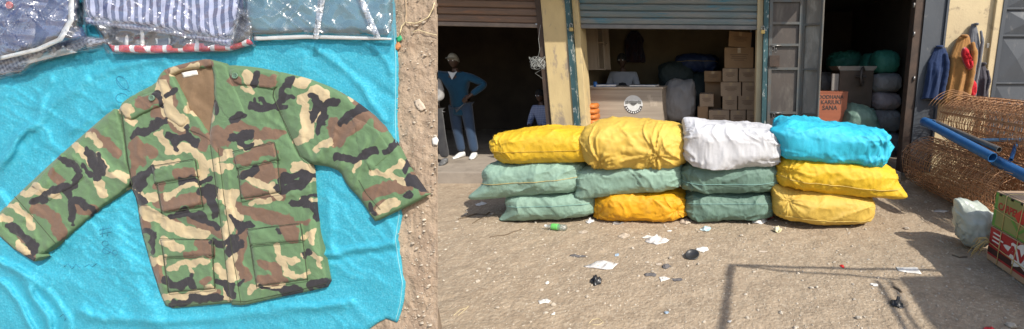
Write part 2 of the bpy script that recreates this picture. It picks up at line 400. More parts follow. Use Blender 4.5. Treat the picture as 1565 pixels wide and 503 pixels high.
def triangulate(poly, sp):
    poly = [tuple(map(float, p)) for p in poly]; b = []
    for i in range(len(poly)):
        a = np.array(poly[i]); c = np.array(poly[(i+1) % len(poly)]); k = max(1, int(np.linalg.norm(c-a)/sp))
        for j in range(k): b.append(tuple(a+(c-a)*j/k))
    pa = np.array(poly); x0, y0 = pa.min(0); x1, y1 = pa.max(0)
    gx, gy = np.meshgrid(np.arange(x0, x1, sp), np.arange(y0, y1, sp)); gp = np.c_[gx.ravel(), gy.ravel()]
    gp[:, 0] += np.where((np.round(gp[:, 1]/sp).astype(int) % 2) == 0, sp*0.25, -sp*0.25)
    gp = gp[inside(gp, poly)]; gp = gp[dpoly(gp, poly) > sp*0.55]
    n = len(b); vs = [Vector(p) for p in b]+[Vector(p) for p in gp]
    ov, oe, of, *_ = delaunay_2d_cdt(vs, [(i, (i+1) % n) for i in range(n)], [], 1, 1e-5)
    return np.array([tuple(v) for v in ov]), [list(f) for f in of], n
def sheet(name, poly, hfn, mt, parent=None, sp=4.0, skirt=0.0, attrs=None, edge=None, **k):
    """hfn(P, d) -> height in metres above the bank; d = distance to the outline in px"""
    P, F, nb = triangulate(poly, sp); d = dpoly(P, poly); h = hfn(P, d); V = PBn(P, h)
    # skirt down to `skirt`
    ring = {}
    cnt = {}
    for f in F:
        for i in range(len(f)):
            e = (f[i], f[(i+1) % len(f)]); cnt[tuple(sorted(e))] = cnt.get(tuple(sorted(e)), []) + [e]
    bd = [v[0] for v in cnt.values() if len(v) == 1]
    V = V.tolist(); A = attrs(P) if attrs else None; src = list(range(len(V)))
    for a, b in bd:
        for i in (a, b):
            if i not in ring:
                ring[i] = len(V); p = Vector(V[i]); V.append(tuple(p - BN*(h[i]-skirt))); src.append(i)
        F.append([b, a, ring[a], ring[b]])
    # orient outward
    f0 = F[0]; n0 = (Vector(V[f0[1]])-Vector(V[f0[0]])).cross(Vector(V[f0[2]])-Vector(V[f0[0]]))
    if n0.dot(BN) < 0: F = [f[::-1] for f in F]
    if A: A = {kk: a[src] for kk, a in A.items()}
    return obj(name, V, F, mt, parent, attrs=A, **k)

# ---- tarp
def creases(P, L):
    h = np.zeros(len(P))
    for pts, wd, amp in L:
        r = np.full(len(P), 1e9)
        for i in range(len(pts)-1): r = np.minimum(r, dseg(P, pts[i], pts[i+1])[0])
        h += amp*np.exp(-(r/wd)**2)
    return h
TARP_CR = [([(484, 388), (520, 384), (556, 378), (600, 372)], 5, 0.012), ([(484, 397), (560, 388), (605, 384)], 5, -0.006),
    ([(0, 250), (60, 180), (130, 120)], 9, 0.010), ([(20, 330), (0, 300)], 6, 0.010), ([(0, 395), (40, 430), (70, 480), (85, 520)], 6, 0.013),
    ([(0, 430), (30, 460), (50, 510)], 5, 0.011), ([(20, 410), (70, 440), (110, 500)], 5, 0.008), ([(150, 110), (210, 95), (250, 90)], 6, 0.008),
    ([(480, 70), (540, 110), (590, 180)], 6, 0.008), ([(520, 90), (600, 150)], 6, -0.006), ([(560, 60), (600, 110)], 5, 0.007), ([(120, 480), (250, 490), (400, 478), (520, 470)], 8, 0.009),
    ([(420, 468), (480, 470), (540, 462)], 5, 0.008), ([(500, 300), (510, 350), (505, 380)], 7, 0.006), ([(110, 200), (170, 160), (230, 120)], 10, 0.008),
    ([(80, 120), (40, 200), (5, 240)], 6, 0.007), ([(170, 350), (200, 420), (230, 480)], 14, 0.008), ([(560, 270), (590, 320), (600, 360)], 6, 0.006)]
def tarp_h(P, d):
    q = P/np.array([70.0, 48.0]); u = P @ np.array([[0.83, -0.55], [0.55, 0.83]])
    u2 = P @ np.array([[0.55, 0.83], [-0.83, 0.55]]); wp = 7*np.c_[vn(P/22., 71), vn(P/22., 72)]
    sharp = lambda A, sd: (1-np.abs(vn(A, sd)))**5
    h = 0.008 + 0.0045*fbm(q, 6, 2) + 0.0048*sharp((u+wp)/np.array([95., 15.]), 12)*np.clip(vn(P/80., 31)+0.45, 0, 1) + 0.0036*sharp((u2+wp)/np.array([70., 14.]), 14)*np.clip(vn(P/70., 33)+0.3, 0, 1) + 0.0006*sharp(P/np.array([16., 11.]), 19) + 0.0005*fbm(P/7., 20, 2)
    h = h + creases(P + 5*np.c_[vn(P/30., 41), vn(P/30., 42)], TARP_CR)
    return np.maximum(h, 0.002)*np.clip(0.35+d/6, 0, 1)
TARPM = mat('cyan_woven_tarp', (0.034, 0.365, 0.50), (0.026, 0.315, 0.45), 60, 0.5, bump=0.8, bscale=150, bdist=0.003, c3=(0.10, 0.47, 0.59), c3s=170, c3t=(0.48, 0.72), spec=0.4, weave=330, wdist=0.0005, detail=8)
TARP_POLY = [(-60, -50), (598, -50), (603, 40), (607, 100), (606, 180), (608, 240), (611, 290), (613, 330), (607, 365), (612, 400), (618, 432), (615, 462), (611, 478), (606, 493), (598, 490), (590, 487), (576, 494), (560, 506), (548, 530), (540, 600), (-60, 600)]
tarp = thing('tarp', PB(300, 600), 'bright cyan woven plastic tarp spread under the camouflage jacket', 'tarp')
sheet('sheet', TARP_POLY, tarp_h, TARPM, tarp, sp=3.4, skirt=-0.004)
def on_bank_tube(pts, r, h=0.012, hf=None):
    P = np.array(pts, float); hh = hf(P, np.full(len(P), 30.)) + r*0.8 if hf is not None else np.full(len(P), h)
    return [Vector(p) for p in PBn(P, hh)]
def densify(pts, sp=6):
    out = []
    for i in range(len(pts)-1):
        a = np.array(pts[i], float); b = np.array(pts[i+1], float); k = max(1, int(np.linalg.norm(b-a)/sp))
        out += [tuple(a+(b-a)*j/k) for j in range(k)]
    return out+[tuple(pts[-1])]
hem = densify([(602, 42), (605, 100), (604, 180), (606, 240), (608, 290), (610, 330), (604, 365), (609, 400), (615, 432), (612, 462), (608, 478), (604, 490)])
MB().tube(on_bank_tube(hem, 0.0012, hf=tarp_h), 0.0013, 6).build('hem_stitching', mat('pale_cyan_thread', (0.20, 0.50, 0.58), None, 20, 0.7), tarp, smooth=True)
def stroke(pts, r=0.0009): return densify(pts, 2.5), r
MARK = mat('blue_marker', (0.02, 0.16, 0.26), (0.03, 0.2, 0.3), 40, 0.8)
def arc(cx, cy, rx, ry, a0, a1, n=14, rot=0):
    o = []
    for i in range(n+1):
        a = R(a0+(a1-a0)*i/n); x = rx*math.cos(a); y = ry*math.sin(a); o.append((cx+x*math.cos(rot)-y*math.sin(rot), cy+x*math.sin(rot)+y*math.cos(rot)))
    return o
scr = [arc(187, 127, 12, 7, 0, 350, rot=0.9), arc(186, 150, 9, 7, 90, 330), [(178, 121), (186, 132), (198, 140)],
       [(152, 352), (170, 348)], [(153, 358), (171, 354)], [(158, 346), (156, 362)], [(166, 345), (164, 361)],
       arc(161, 372, 5, 4, 0, 340), arc(163, 383, 6, 5, 0, 340), [(158, 380), (175, 388)], arc(176, 386, 4, 4, 0, 360),
       [(98, 408), (104, 403), (110, 411), (116, 404), (123, 410)], [(130, 408), (136, 404), (141, 408), (149, 402)], [(92, 484), (97, 480), (101, 486), (99, 490)]]
for s_ in scr:
    p_ = densify(s_, 2.5); MB().tube(on_bank_tube(p_, 0.0006, hf=lambda P, d: tarp_h(P, d)+0.0002), 0.0009, 5).build('marker_scribble', MARK, tarp, smooth=True)

# ---- camouflage jacket
def camo():
    m = bpy.data.materials.new('woodland_camouflage'); m.use_nodes = True; N = m.node_tree.nodes; L = m.node_tree.links; b = N['Principled BSDF']
    b.inputs['Roughness'].default_value = 0.85; b.inputs['Specular IOR Level'].default_value = 0.2; b.inputs['Sheen Weight'].default_value = 0.1
    geo = N.new('ShaderNodeNewGeometry')
    ns = N.new('ShaderNodeTexNoise'); ns.inputs['Scale'].default_value = 55; ns.inputs['Detail'].default_value = 3; L.new(geo.outputs['Position'], ns.inputs[0])
    nb = N.new('ShaderNodeTexNoise'); nb.inputs['Scale'].default_value = 7; nb.inputs['Detail'].default_value = 5; L.new(geo.outputs['Position'], nb.inputs[0])
    def col(a, v):
        mx = N.new('ShaderNodeMix'); mx.data_type = 'RGBA'; mx.inputs[6].default_value = (*a, 1); mx.inputs[7].default_value = (*[x*v for x in a], 1); L.new(nb.outputs[0], mx.inputs[0]); return mx.outputs[2]
    cur = col((0.112, 0.192, 0.098), 0.8)
    for nm, c in (('brown_field', (0.165, 0.103, 0.072)), ('khaki_field', (0.44, 0.355, 0.22)), ('black_field', (0.033, 0.031, 0.036))):
        a = N.new('ShaderNodeAttribute'); a.attribute_name = nm
        s1 = N.new('ShaderNodeMath'); s1.operation = 'MULTIPLY_ADD'; L.new(ns.outputs[0], s1.inputs[0]); s1.inputs[1].default_value = 5.0; L.new(a.outputs['Fac'], s1.inputs[2])
        r = N.new('ShaderNodeMapRange'); r.inputs[1].default_value = 2.9; r.inputs[2].default_value = 2.1; r.inputs[3].default_value = 0; r.inputs[4].default_value = 1; L.new(s1.outputs[0], r.inputs[0])
        mx = N.new('ShaderNodeMix'); mx.data_type = 'RGBA'; L.new(r.outputs[0], mx.inputs[0]); L.new(cur, mx.inputs[6]); L.new(col(c, 0.85), mx.inputs[7]); cur = mx.outputs[2]
    # ripstop grid, faint
    L.new(cur, b.inputs['Base Color']); nrm = None
    for ax in ('X', 'Z'):
        wv = N.new('ShaderNodeTexWave'); wv.bands_direction = ax; wv.inputs['Scale'].default_value = 110; wv.inputs['Distortion'].default_value = 0.3; L.new(geo.outputs['Position'], wv.inputs[0])
        bp = N.new('ShaderNodeBump'); bp.inputs['Strength'].default_value = 0.3; bp.inputs['Distance'].default_value = 0.0003; L.new(wv.outputs[0], bp.inputs['Height'])
        if nrm: L.new(nrm, bp.inputs['Normal'])
        nrm = bp.outputs[0]
    cr = N.new('ShaderNodeTexNoise'); cr.inputs['Scale'].default_value = 38; cr.inputs['Detail'].default_value = 5; cr.inputs['Distortion'].default_value = 0.8; L.new(geo.outputs['Position'], cr.inputs[0])
    bp = N.new('ShaderNodeBump'); bp.inputs['Strength'].default_value = 0.55; bp.inputs['Distance'].default_value = 0.006; L.new(cr.outputs[0], bp.inputs['Height']); L.new(nrm, bp.inputs['Normal'])
    L.new(bp.outputs[0], b.inputs['Normal']); return m
CAMO = camo()
BLK = [([(206,207),(226,198),(250,187)],6),([(206,207),(218,203)],4),([(258,207),(271,215),(287,209),(301,221)],6),([(271,215),(271,226)],3),([(289,191),(289,207)],3),([(256,146),(269,138)],5),([(240,144),(248,161)],6),
 ([(327,155),(333,171)],5),([(214,271),(230,259)],7),([(277,275),(321,275)],4),([(351,211),(356,206)],5),([(380,161),(400,167),(419,161),(433,140),(445,118)],5),([(402,153),(404,167)],3),([(391,155),(394,165)],2.5),([(425,165),(437,165)],4),([(419,161),(430,153)],3),
 ([(477,146),(489,161),(511,160)],7),([(489,161),(477,183)],6),([(499,171),(487,199)],6),([(480,172),(490,168)],5),([(358,211),(380,205)],6),([(365,209),(369,221),(384,223)],5),([(392,116),(390,128)],6),([(431,273),(463,265),(469,275)],7),
 ([(370,271),(392,257)],7),([(368,175),(358,183)],6),([(513,243),(511,238)],6),([(278,278),(299,276)],5),([(307,291),(328,291),(324,308),(332,324)],8),([(261,333),(286,324),(311,335),(336,345)],6),
 ([(255,431),(274,437),(288,427),(296,439)],7),([(286,427),(292,417)],3),([(261,464),(294,458),(324,452),(338,454)],5),([(219,356),(236,360),(228,376),(236,387)],4),([(202,295),(215,308)],8),([(209,276),(214,282)],9),
 ([(324,370),(340,374),(357,366)],6),([(349,383),(352,380)],5),([(332,431),(353,437)],5),([(449,312),(469,312),(482,320),(486,333)],6),([(465,303),(478,299)],4),([(352,335),(373,347),(384,345)],5),([(365,374),(348,385)],6),([(373,347),(365,356)],4),
 ([(478,437),(494,429),(505,435)],7),([(432,450),(461,443)],4),([(394,437),(423,443),(453,441)],3),([(428,289),(461,283),(469,274)],8),([(363,439),(375,431)],3),([(427,350),(429,356)],4),([(467,384),(470,390)],4),([(342,433),(357,450)],6),
 ([(132,230),(144,249),(149,272)],7),([(154,239),(159,267)],5),([(124,249),(137,267)],4),([(94,242),(107,252),(119,267),(112,284),(80,292)],6),([(52,307),(70,297)],6),([(60,302),(66,309)],4),([(102,294),(109,319),(112,336)],6),([(114,307),(134,314),(144,331)],5),
 ([(15,346),(35,361),(55,381)],6),([(45,393),(50,392)],5),([(520,191),(542,172),(565,158)],6),([(518,244),(542,246),(561,234),(573,234)],6),([(589,234),(608,213)],6),([(618,258),(628,244)],6),([(623,277),(647,284)],8),([(568,315),(573,325)],5),([(623,296),(626,300)],5),([(430,146),(444,150)],4)]
KHK = [([(248,132),(258,171),(281,187)],11),([(242,207),(258,227),(289,227)],7),([(297,233),(311,251),(309,267)],8),([(190,163),(204,169)],5),([(234,255),(269,247)],6),([(321,251),(349,235)],7),([(325,259),(353,255)],4),([(291,165),(321,179)],8),([(261,110),(301,102)],5),
 ([(376,112),(382,126)],7),([(368,134),(390,142)],4),([(451,126),(471,122)],8),([(459,153),(487,136),(499,148)],9),([(467,167),(471,203),(455,215)],8),([(483,180),(486,172)],10),([(483,227),(503,217)],5),([(370,225),(396,219)],5),([(344,233),(348,231)],7),([(447,255),(475,253),(477,275)],6),([(376,271),(380,268)],6),
 ([(255,299),(274,289),(299,280)],4),([(215,324),(244,333),(261,347),(311,358)],8),([(336,295),(357,299),(349,354)],8),([(248,370),(274,377)],7),([(257,408),(286,400),(311,400)],6),([(288,402),(292,412)],4),([(228,400),(248,397)],5),([(330,408),(349,425),(347,450)],8),([(251,454),(294,452),(324,441)],4),([(211,306),(236,301)],6),
 ([(421,377),(426,395),(440,412),(449,425)],5),([(432,399),(457,397)],4),([(449,425),(469,418)],4),([(465,362),(478,354),(476,370)],4),([(465,387),(486,395),(492,406)],4),([(344,358),(353,395),(357,425)],7),([(348,308),(365,333)],6),([(382,274),(415,287),(426,303)],7),([(411,308),(382,310)],4),([(378,450),(394,437)],4),([(403,439),(432,437)],4),([(461,306),(478,308)],4),
 ([(191,170),(196,172)],6),([(112,222),(149,254)],6),([(149,279),(159,299)],5),([(152,239),(164,264),(179,267),(191,272)],6),([(40,294),(52,287),(87,299)],6),([(15,314),(45,331),(52,349)],5),([(0,331),(15,339)],5),([(30,376),(45,386)],6),([(134,207),(154,220)],5),([(535,150),(544,146)],5),([(565,265),(589,265),(616,248)],4),([(594,267),(618,279)],5),([(542,263),(551,248)],3),([(587,320),(606,308)],8),([(200,290),(215,296)],6),([(195,180),(205,190)],4)]
BRN = [([(254,104),(289,98),(317,96)],8),([(250,120),(265,159)],8),([(214,155),(238,151)],10),([(238,175),(269,187),(279,199)],10),([(206,219),(234,235)],9),([(205,240),(203,268)],6),([(273,267),(293,267)],9),([(313,223),(329,199),(345,211)],9),([(356,118),(360,122)],8),([(406,124),(413,126)],10),
 ([(392,211),(419,203),(431,203)],8),([(364,245),(396,233),(415,227)],9),([(340,207),(360,191),(388,203)],7),([(376,267),(415,255)],8),([(392,275),(425,263)],9),([(511,211),(509,191)],10),([(240,308),(269,310),(307,301)],11),([(240,283),(246,286)],7),([(294,333),(324,349),(336,354)],10),([(262,342),(270,344)],8),
 ([(307,370),(319,387)],9),([(280,387),(311,387)],5),([(236,408),(244,429)],9),([(322,448),(330,446)],5),([(315,433),(318,430)],6),([(353,316),(378,324),(419,333),(440,337)],9),([(369,354),(361,404),(378,425)],10),([(398,404),(424,412),(432,429),(398,431)],8),([(440,349),(444,362)],12),([(373,291),(403,301),(428,301)],9),([(453,341),(474,341)],4),
 ([(139,205),(164,215),(179,235)],8),([(55,319),(84,334),(94,359)],9),([(119,319),(139,321)],9),([(80,267),(94,279)],8),([(30,365),(34,368)],5),([(45,389),(50,386)],7),([(204,225),(214,245)],8),([(513,213),(546,191),(561,172)],10),([(575,172),(585,191)],8),([(561,301),(589,287),(623,282)],9),([(580,320),(584,316)],8),([(632,272),(647,291)],6),([(528,138),(548,158)],6),([(330,215),(336,228)],7),([(218,320),(224,350)],7),([(300,200),(312,215)],6)]
def camo_attrs(P):
    W = P + 4.2*np.c_[vn(P/14., 51), vn(P/14., 52)] + 2.0*np.c_[vn(P/5., 53), vn(P/5., 54)]
    out = {}
    for nm, L in (('brown_field', BRN), ('khaki_field', KHK), ('black_field', BLK)):
        s = np.full(len(P), 60.)
        for pts, r in L:
            for i in range(len(pts)-1): s = np.minimum(s, dseg(W, pts[i], pts[i+1])[0]-r)
        out[nm] = s
    return out
JCR = [([(196, 290), (220, 270), (250, 262)], 4, 0.005), ([(198, 296), (230, 318), (248, 322), (300, 312), (335, 310)], 4, 0.008), ([(240, 330), (300, 330), (350, 318)], 4, 0.005), ([(196, 280), (170, 262), (150, 235)], 5, 0.006), ([(200, 285), (185, 250), (180, 210)], 4, -0.004),
 ([(478, 252), (465, 225), (455, 180)], 5, 0.006), ([(480, 248), (505, 215), (520, 180)], 5, 0.006), ([(515, 262), (525, 225), (545, 190)], 5, 0.007), ([(540, 285), (552, 250), (558, 210)], 4, 0.005), ([(560, 255), (570, 225), (590, 200)], 4, 0.005),
 ([(440, 140), (430, 185), (458, 238)], 3, -0.004), ([(370, 305), (430, 300), (480, 290)], 4, 0.004), ([(330, 220), (340, 300), (362, 420), (370, 465)], 2.5, -0.003), ([(343, 230), (350, 300), (374, 420)], 2.0, 0.003),
 ([(95, 240), (60, 290), (40, 330)], 4, 0.004), ([(160, 300), (130, 270), (110, 240)], 4, 0.004), ([(230, 330), (235, 380), (250, 440)], 4, 0.004), ([(480, 300), (470, 350), (486, 400)], 4, 0.004), ([(205, 200), (215, 240)], 4, 0.004)]
def jh(base, puff=0.012, edge=9.0):
    def f(P, d):
        t = np.clip(d/edge, 0, 1); pf = puff*np.sqrt(t*(2-t))
        wr = 0.0024*fbm(P/24., 61, 3) + 0.0035*(1-np.abs(vn((P+6*np.c_[vn(P/20., 67), vn(P/20., 68)])/np.array([13., 38.]), 69)))**5*np.clip(vn(P/45., 70)+0.4, 0, 1) + 0.0014*ridge((P @ np.array([[0.8, -0.6], [0.6, 0.8]]))/np.array([34., 12.]), 63, 2)
        wr2 = creases(P+4*np.c_[vn(P/18., 65), vn(P/18., 66)], JCR)
        return base + pf + (wr+wr2)*np.clip(d/4, 0, 1)
    return f
jk = thing('camouflage_jacket', PB(310, 470), 'woodland camouflage jacket with four flap pockets laid flat on cyan tarp', 'jacket')
A = camo_attrs
B0 = 0.013
def jp(name, poly, base, puff=0.012, sp=2.6, edge=9, parent=jk, m=CAMO, skirt=None, sm=1, **k):
    return sheet(name, smooth_poly(poly, sm) if sm else poly, jh(base, puff, edge), m, parent, sp=sp, skirt=base-0.010 if skirt is None else skirt, attrs=A if m is CAMO else None, **k)
LIN = mat('brown_lining', (0.23, 0.155, 0.095), (0.19, 0.125, 0.075), 20, 0.85, bump=0.4, bscale=60, weave=110, wdist=0.0012, spec=0.15)
jp('back_lining', [(246,112),(285,98),(322,94),(350,112),(345,170),(328,220),(300,205),(270,160)], B0, 0.006, 4, m=LIN)
jp('neck_label', [(277,111),(300,107),(303,114),(280,119)], B0+0.008, 0.001, 2, 2, m=PAPER, sm=0)
jp('front_panel', [(243,116),(238,128),(205,143),(180,160),(186,190),(191,240),(199,284),(209,306),(215,350),(229,400),(244,448),(255,472),(300,468),(345,464),(362,463),(350,380),(339,300),(330,216),(300,190),(275,160),(255,112)], B0)
jp('front_panel', [(330,105),(350,99),(395,103),(428,110),(420,140),(436,184),(459,238),(477,250),(480,300),(487,350),(497,400),(504,438),(470,446),(420,456),(373,467),(350,466),(340,380),(330,300),(318,216),(322,190),(328,150)], B0+0.006)
jp('sleeve', [(180,160),(150,186),(128,205),(85,243),(40,285),(2,322),(-10,336),(-4,358),(20,380),(52,400),(75,384),(100,365),(150,322),(197,288),(203,280),(196,240),(190,195)], B0+0.001, 0.016, edge=14)
jp('sleeve', [(420,108),(465,118),(510,135),(545,155),(577,181),(606,218),(627,260),(653,297),(640,305),(573,338),(562,322),(550,304),(530,283),(520,262),(500,254),(478,252),(456,240),(431,184),(414,142)], B0+0.003, 0.016, edge=14)
jp('collar', [(250,106),(285,96),(320,89),(330,98),(322,104),(285,106),(258,116)], B0+0.010, 0.006, 2.2, 4, skirt=B0)
jp('collar', [(244,114),(254,104),(262,114),(276,138),(289,163),(288,188),(276,196),(262,186),(252,180),(247,150),(241,126)], B0+0.011, 0.006, 2.4, 5, skirt=B0)
jp('collar', [(318,90),(345,97),(356,125),(368,152),(379,178),(352,187),(338,172),(327,152),(327,112)], B0+0.014, 0.006, 2.4, 5, skirt=B0)
jp('lapel', [(276,196),(289,165),(305,185),(322,210),(331,225),(318,214),(300,204)], B0+0.011, 0.003, 2.4, 4, skirt=B0)
jp('lapel', [(332,172),(353,187),(366,190),(345,212),(330,228),(322,214),(328,190)], B0+0.013, 0.003, 2.4, 4, skirt=B0)
# seams: thin stitched lines
SEAM = mat('seam_thread', (0.05, 0.06, 0.035), (0.04, 0.05, 0.03), 60, 0.9)
def seam(pts, base, name='seam', r=0.0007, off=0.0):
    p_ = np.array(densify(pts, 4)); hh = jh(base, 0.012)(p_, np.full(len(p_), 12.))+off
    MB().tube([Vector(q) for q in PBn(p_, hh)], r, 5).build(name, SEAM, jk, smooth=True)
def pocket(body, flap, b):
    for q in (body[1:3]+[body[2]], [body[3], body[2]], [body[0], body[3]]): seam(q, b-0.009, 'stitching', 0.0011, 0.0035)
    for q in ([flap[3], flap[2]], [flap[1], flap[2]], [flap[0], flap[1]]): seam(q, b-0.006, 'stitching', 0.0011, 0.0035)
    p = jp('pocket', body, b, 0.004, 2.8, 4, skirt=b-0.014, sm=0)
    f = jp('flap', flap, b+0.004, 0.004, 2.6, 4, skirt=b-0.010, sm=0, parent=p)
pocket([(236,262),(299,252),(310,316),(247,326)], [(231,254),(298,243),(302,270),(236,281)], B0+0.016)
pocket([(362,244),(422,230),(429,294),(368,304)], [(355,232),(419,217),(426,244),(361,258)], B0+0.022)
pocket([(247,375),(323,372),(328,441),(257,447)], [(244,365),(325,366),(326,391),(250,394)], B0+0.016)
pocket([(380,360),(461,350),(470,427),(392,438)], [(377,351),(459,341),(463,368),(382,376)], B0+0.022)
e1 = jp('epaulette', [(181,164),(205,151),(236,139),(248,144),(251,160),(225,170),(194,186)], B0+0.015, 0.004, 2.5, 4, skirt=B0)
e2 = jp('epaulette', [(352,104),(390,106),(425,112),(422,137),(392,133),(360,129),(350,118)], B0+0.020, 0.004, 2.5, 4, skirt=B0)
jp('cuff', [(0,330),(-10,336),(-4,358),(20,380),(52,400),(64,392),(30,370),(8,350)], B0+0.017, 0.004, 2.6, 4, skirt=B0, sm=0)
jp('cuff', [(640,288),(653,297),(640,305),(573,338),(564,326),(600,308)], B0+0.017, 0.004, 2.6, 4, skirt=B0, sm=0)
jp('elbow_patch', [(94,234),(131,268),(112,286),(76,308),(48,285)], B0+0.017, 0.003, 2.6, 4, skirt=B0, sm=0)
jp('elbow_patch', [(536,178),(578,196),(600,232),(566,262),(548,240)], B0+0.018, 0.003, 2.6, 4, skirt=B0, sm=0)
BTN = mat('green_button', (0.12, 0.20, 0.14), (0.10, 0.17, 0.12), 50, 0.35)
BM = Matrix(((1, 0, 0), tuple(BU), tuple(BN))).transposed().to_4x4()
def button(px, py, h, parent, r=0.0095):
    b = MB().lathe([(r*0.8, 0), (r, 0.001), (r, 0.003), (r*0.82, 0.0038), (r*0.7, 0.0025), (0.0005, 0.0025)], PB(px, py, h), 20, BM).build('button', BTN, parent, smooth=True)
    hb = MB()
    for dx, dy in ((-1,-1),(1,-1),(-1,1),(1,1)): hb.lathe([(0.0009, 0.0023), (0.0009, 0.003)], PB(px, py, h)+BM.to_3x3() @ Vector((dx*0.0022, dy*0.0022, 0)), 8, BM)
    hb.build('thread', mat('dark_thread', (0.02, 0.03, 0.02), None, 20, 0.8), b)
button(233, 150, B0+0.022, jk); button(360, 116, B0+0.027, jk)
seam([(185,170),(189,200),(194,245),(202,283)], B0+0.003, off=0.003, r=0.001); seam([(421,116),(417,146),(433,183),(459,239),(474,250)], B0+0.007, off=0.003, r=0.001)
seam([(333,226),(342,300),(354,380),(368,463)], B0+0.0065, off=0.0008); seam([(321,220),(332,300),(342,380),(352,463)], B0+0.0065, off=0.0004)
seam([(258,466),(345,459),(374,461),(440,447),(500,433)], B0+0.006, off=0.0002)
seam([(22,300),(62,345),(85,372)], B0+0.006, off=0.003); seam([(585,325),(560,296),(548,275)], B0+0.006, off=0.002)

# ---- wrapped shirts along the top of the tarp
FILM = film('clear_plastic_film', amount=0.2, sc=5, strength=1.0, milky=0.10)
FILM2 = film('clear_plastic_film_soft', amount=0.19, sc=3.6, strength=0.9, milky=0.06)
def stripe_mat(name, ca, cb, period, duty=0.5, axis='X', cc=None, ang=0.0):
    m = bpy.data.materials.new(name); m.use_nodes = True; N = m.node_tree.nodes; L = m.node_tree.links; b = N['Principled BSDF']; b.inputs['Roughness'].default_value = 0.8
    geo = N.new('ShaderNodeNewGeometry'); mp = N.new('ShaderNodeMapping'); mp.inputs['Rotation'].default_value = (0, ang, 0); L.new(geo.outputs['Position'], mp.inputs[0])
    ns = N.new('ShaderNodeTexNoise'); ns.inputs['Scale'].default_value = 12; L.new(mp.outputs[0], ns.inputs[0])
    sp = N.new('ShaderNodeSeparateXYZ'); L.new(mp.outputs[0], sp.inputs[0])
    def band(o, per, du):
        a = N.new('ShaderNodeMath'); a.operation = 'MULTIPLY_ADD'; L.new(ns.outputs[0], a.inputs[0]); a.inputs[1].default_value = per*0.25; L.new(sp.outputs[o], a.inputs[2])
        d = N.new('ShaderNodeMath'); d.operation = 'DIVIDE'; L.new(a.outputs[0], d.inputs[0]); d.inputs[1].default_value = per
        f = N.new('ShaderNodeMath'); f.operation = 'FRACT'; L.new(d.outputs[0], f.inputs[0])
        g = N.new('ShaderNodeMath'); g.operation = 'GREATER_THAN'; L.new(f.outputs[0], g.inputs[0]); g.inputs[1].default_value = du; return g.outputs[0]
    f1 = band(axis, period, duty)
    if cc:
        f2 = band('Z' if axis == 'X' else 'X', period, duty); mm = N.new('ShaderNodeMath'); mm.operation = 'ADD'; L.new(f1, mm.inputs[0]); L.new(f2, mm.inputs[1])
        h = N.new('ShaderNodeMath'); h.operation = 'DIVIDE'; L.new(mm.outputs[0], h.inputs[0]); h.inputs[1].default_value = 2; f1 = h.outputs[0]
    mx = N.new('ShaderNodeMix'); mx.data_type = 'RGBA'; mx.inputs[6].default_value = (*ca, 1); mx.inputs[7].default_value = (*cb, 1); L.new(f1, mx.inputs[0]); L.new(mx.outputs[2], b.inputs['Base Color'])
    bp = N.new('ShaderNodeBump'); bp.inputs['Strength'].default_value = 0.4; bp.inputs['Distance'].default_value = 0.01; L.new(ns.outputs[0], bp.inputs['Height']); L.new(bp.outputs[0], b.inputs['Normal'])
    MATS[name] = m; return m
NAVY = mat('navy_cotton', (0.05, 0.08, 0.19), (0.07, 0.105, 0.235), 7, 0.85, bump=0.5, bscale=25, bdist=0.008)
TEALC = mat('dusty_teal_cotton', (0.085, 0.205, 0.255), (0.07, 0.18, 0.23), 7, 0.85, bump=0.4, bscale=18, bdist=0.008)
STRIPE = stripe_mat('blue_white_stripes', (0.055, 0.075, 0.19), (0.50, 0.52, 0.70), 0.0245, 0.52)
CHECK = stripe_mat('grey_blue_check', (0.05, 0.06, 0.11), (0.42, 0.44, 0.52), 0.013, 0.5, cc=True, ang=0.5)
CHECK2 = stripe_mat('blue_white_edge_check', (0.10, 0.12, 0.28), (0.58, 0.60, 0.74), 0.012, 0.5, cc=True)
REDW = stripe_mat('red_white_dashes', (0.75, 0.72, 0.72), (0.60, 0.045, 0.075), 0.050, 0.28)
DARKC = mat('dark_grey_cotton', (0.04, 0.045, 0.06), (0.06, 0.065, 0.08), 10, 0.85, bump=0.5, bscale=25, bdist=0.008)
WCARD = mat('white_card', (0.75, 0.75, 0.73), (0.66, 0.66, 0.64), 14, 0.6)
def slab(base, thick, edge=8, wob=0.004, sc=30., seed=3):
    return lambda P, d: base + thick*np.sqrt(np.clip(d/edge, 0, 1)*(2-np.clip(d/edge, 0, 1))) + wob*fbm(P/sc, seed, 3)*np.clip(d/6, 0, 1)
def filmh(base, thick, edge=10, cr=0.006, seed=7):
    return lambda P, d: base + thick*np.sqrt(np.clip(d/edge, 0, 1)*(2-np.clip(d/edge, 0, 1))) + cr*1.6*((1-np.abs(vn((P @ np.array([[0.8, -0.6], [0.6, 0.8]]))/np.array([60., 13.]), seed)))**4+(1-np.abs(vn((P @ np.array([[0.7, 0.7], [-0.7, 0.7]]))/np.array([50., 16.]), seed+1)))**4)*np.clip(d/4, 0, 1)
def packet(label, fabric_poly, film_poly, fabric, base, thick, fm=FILM, seed=3, extra=None, grow=5):
    c = np.mean(fabric_poly, axis=0); t = thing('wrapped_shirt', PB(c[0], c[1], base), label, 'shirt', 'plastic wrapped shirts along the tarp')
    sheet('folded_shirt', smooth_poly(fabric_poly), slab(base, thick, seed=seed), fabric, t, sp=4.5, skirt=base-0.012)
    if extra: extra(t)
    sheet('plastic_sleeve', film_poly, filmh(base+0.003, thick+0.006, seed=seed+4), fm, t, sp=3.2, skirt=base-0.006)
    return t
def ex_check(t):
    sheet('card_strip', [(20,90),(60,80),(100,74),(118,80),(80,88),(45,97)], slab(0.026, 0.001, 2), WCARD, t, sp=5, skirt=0.025)
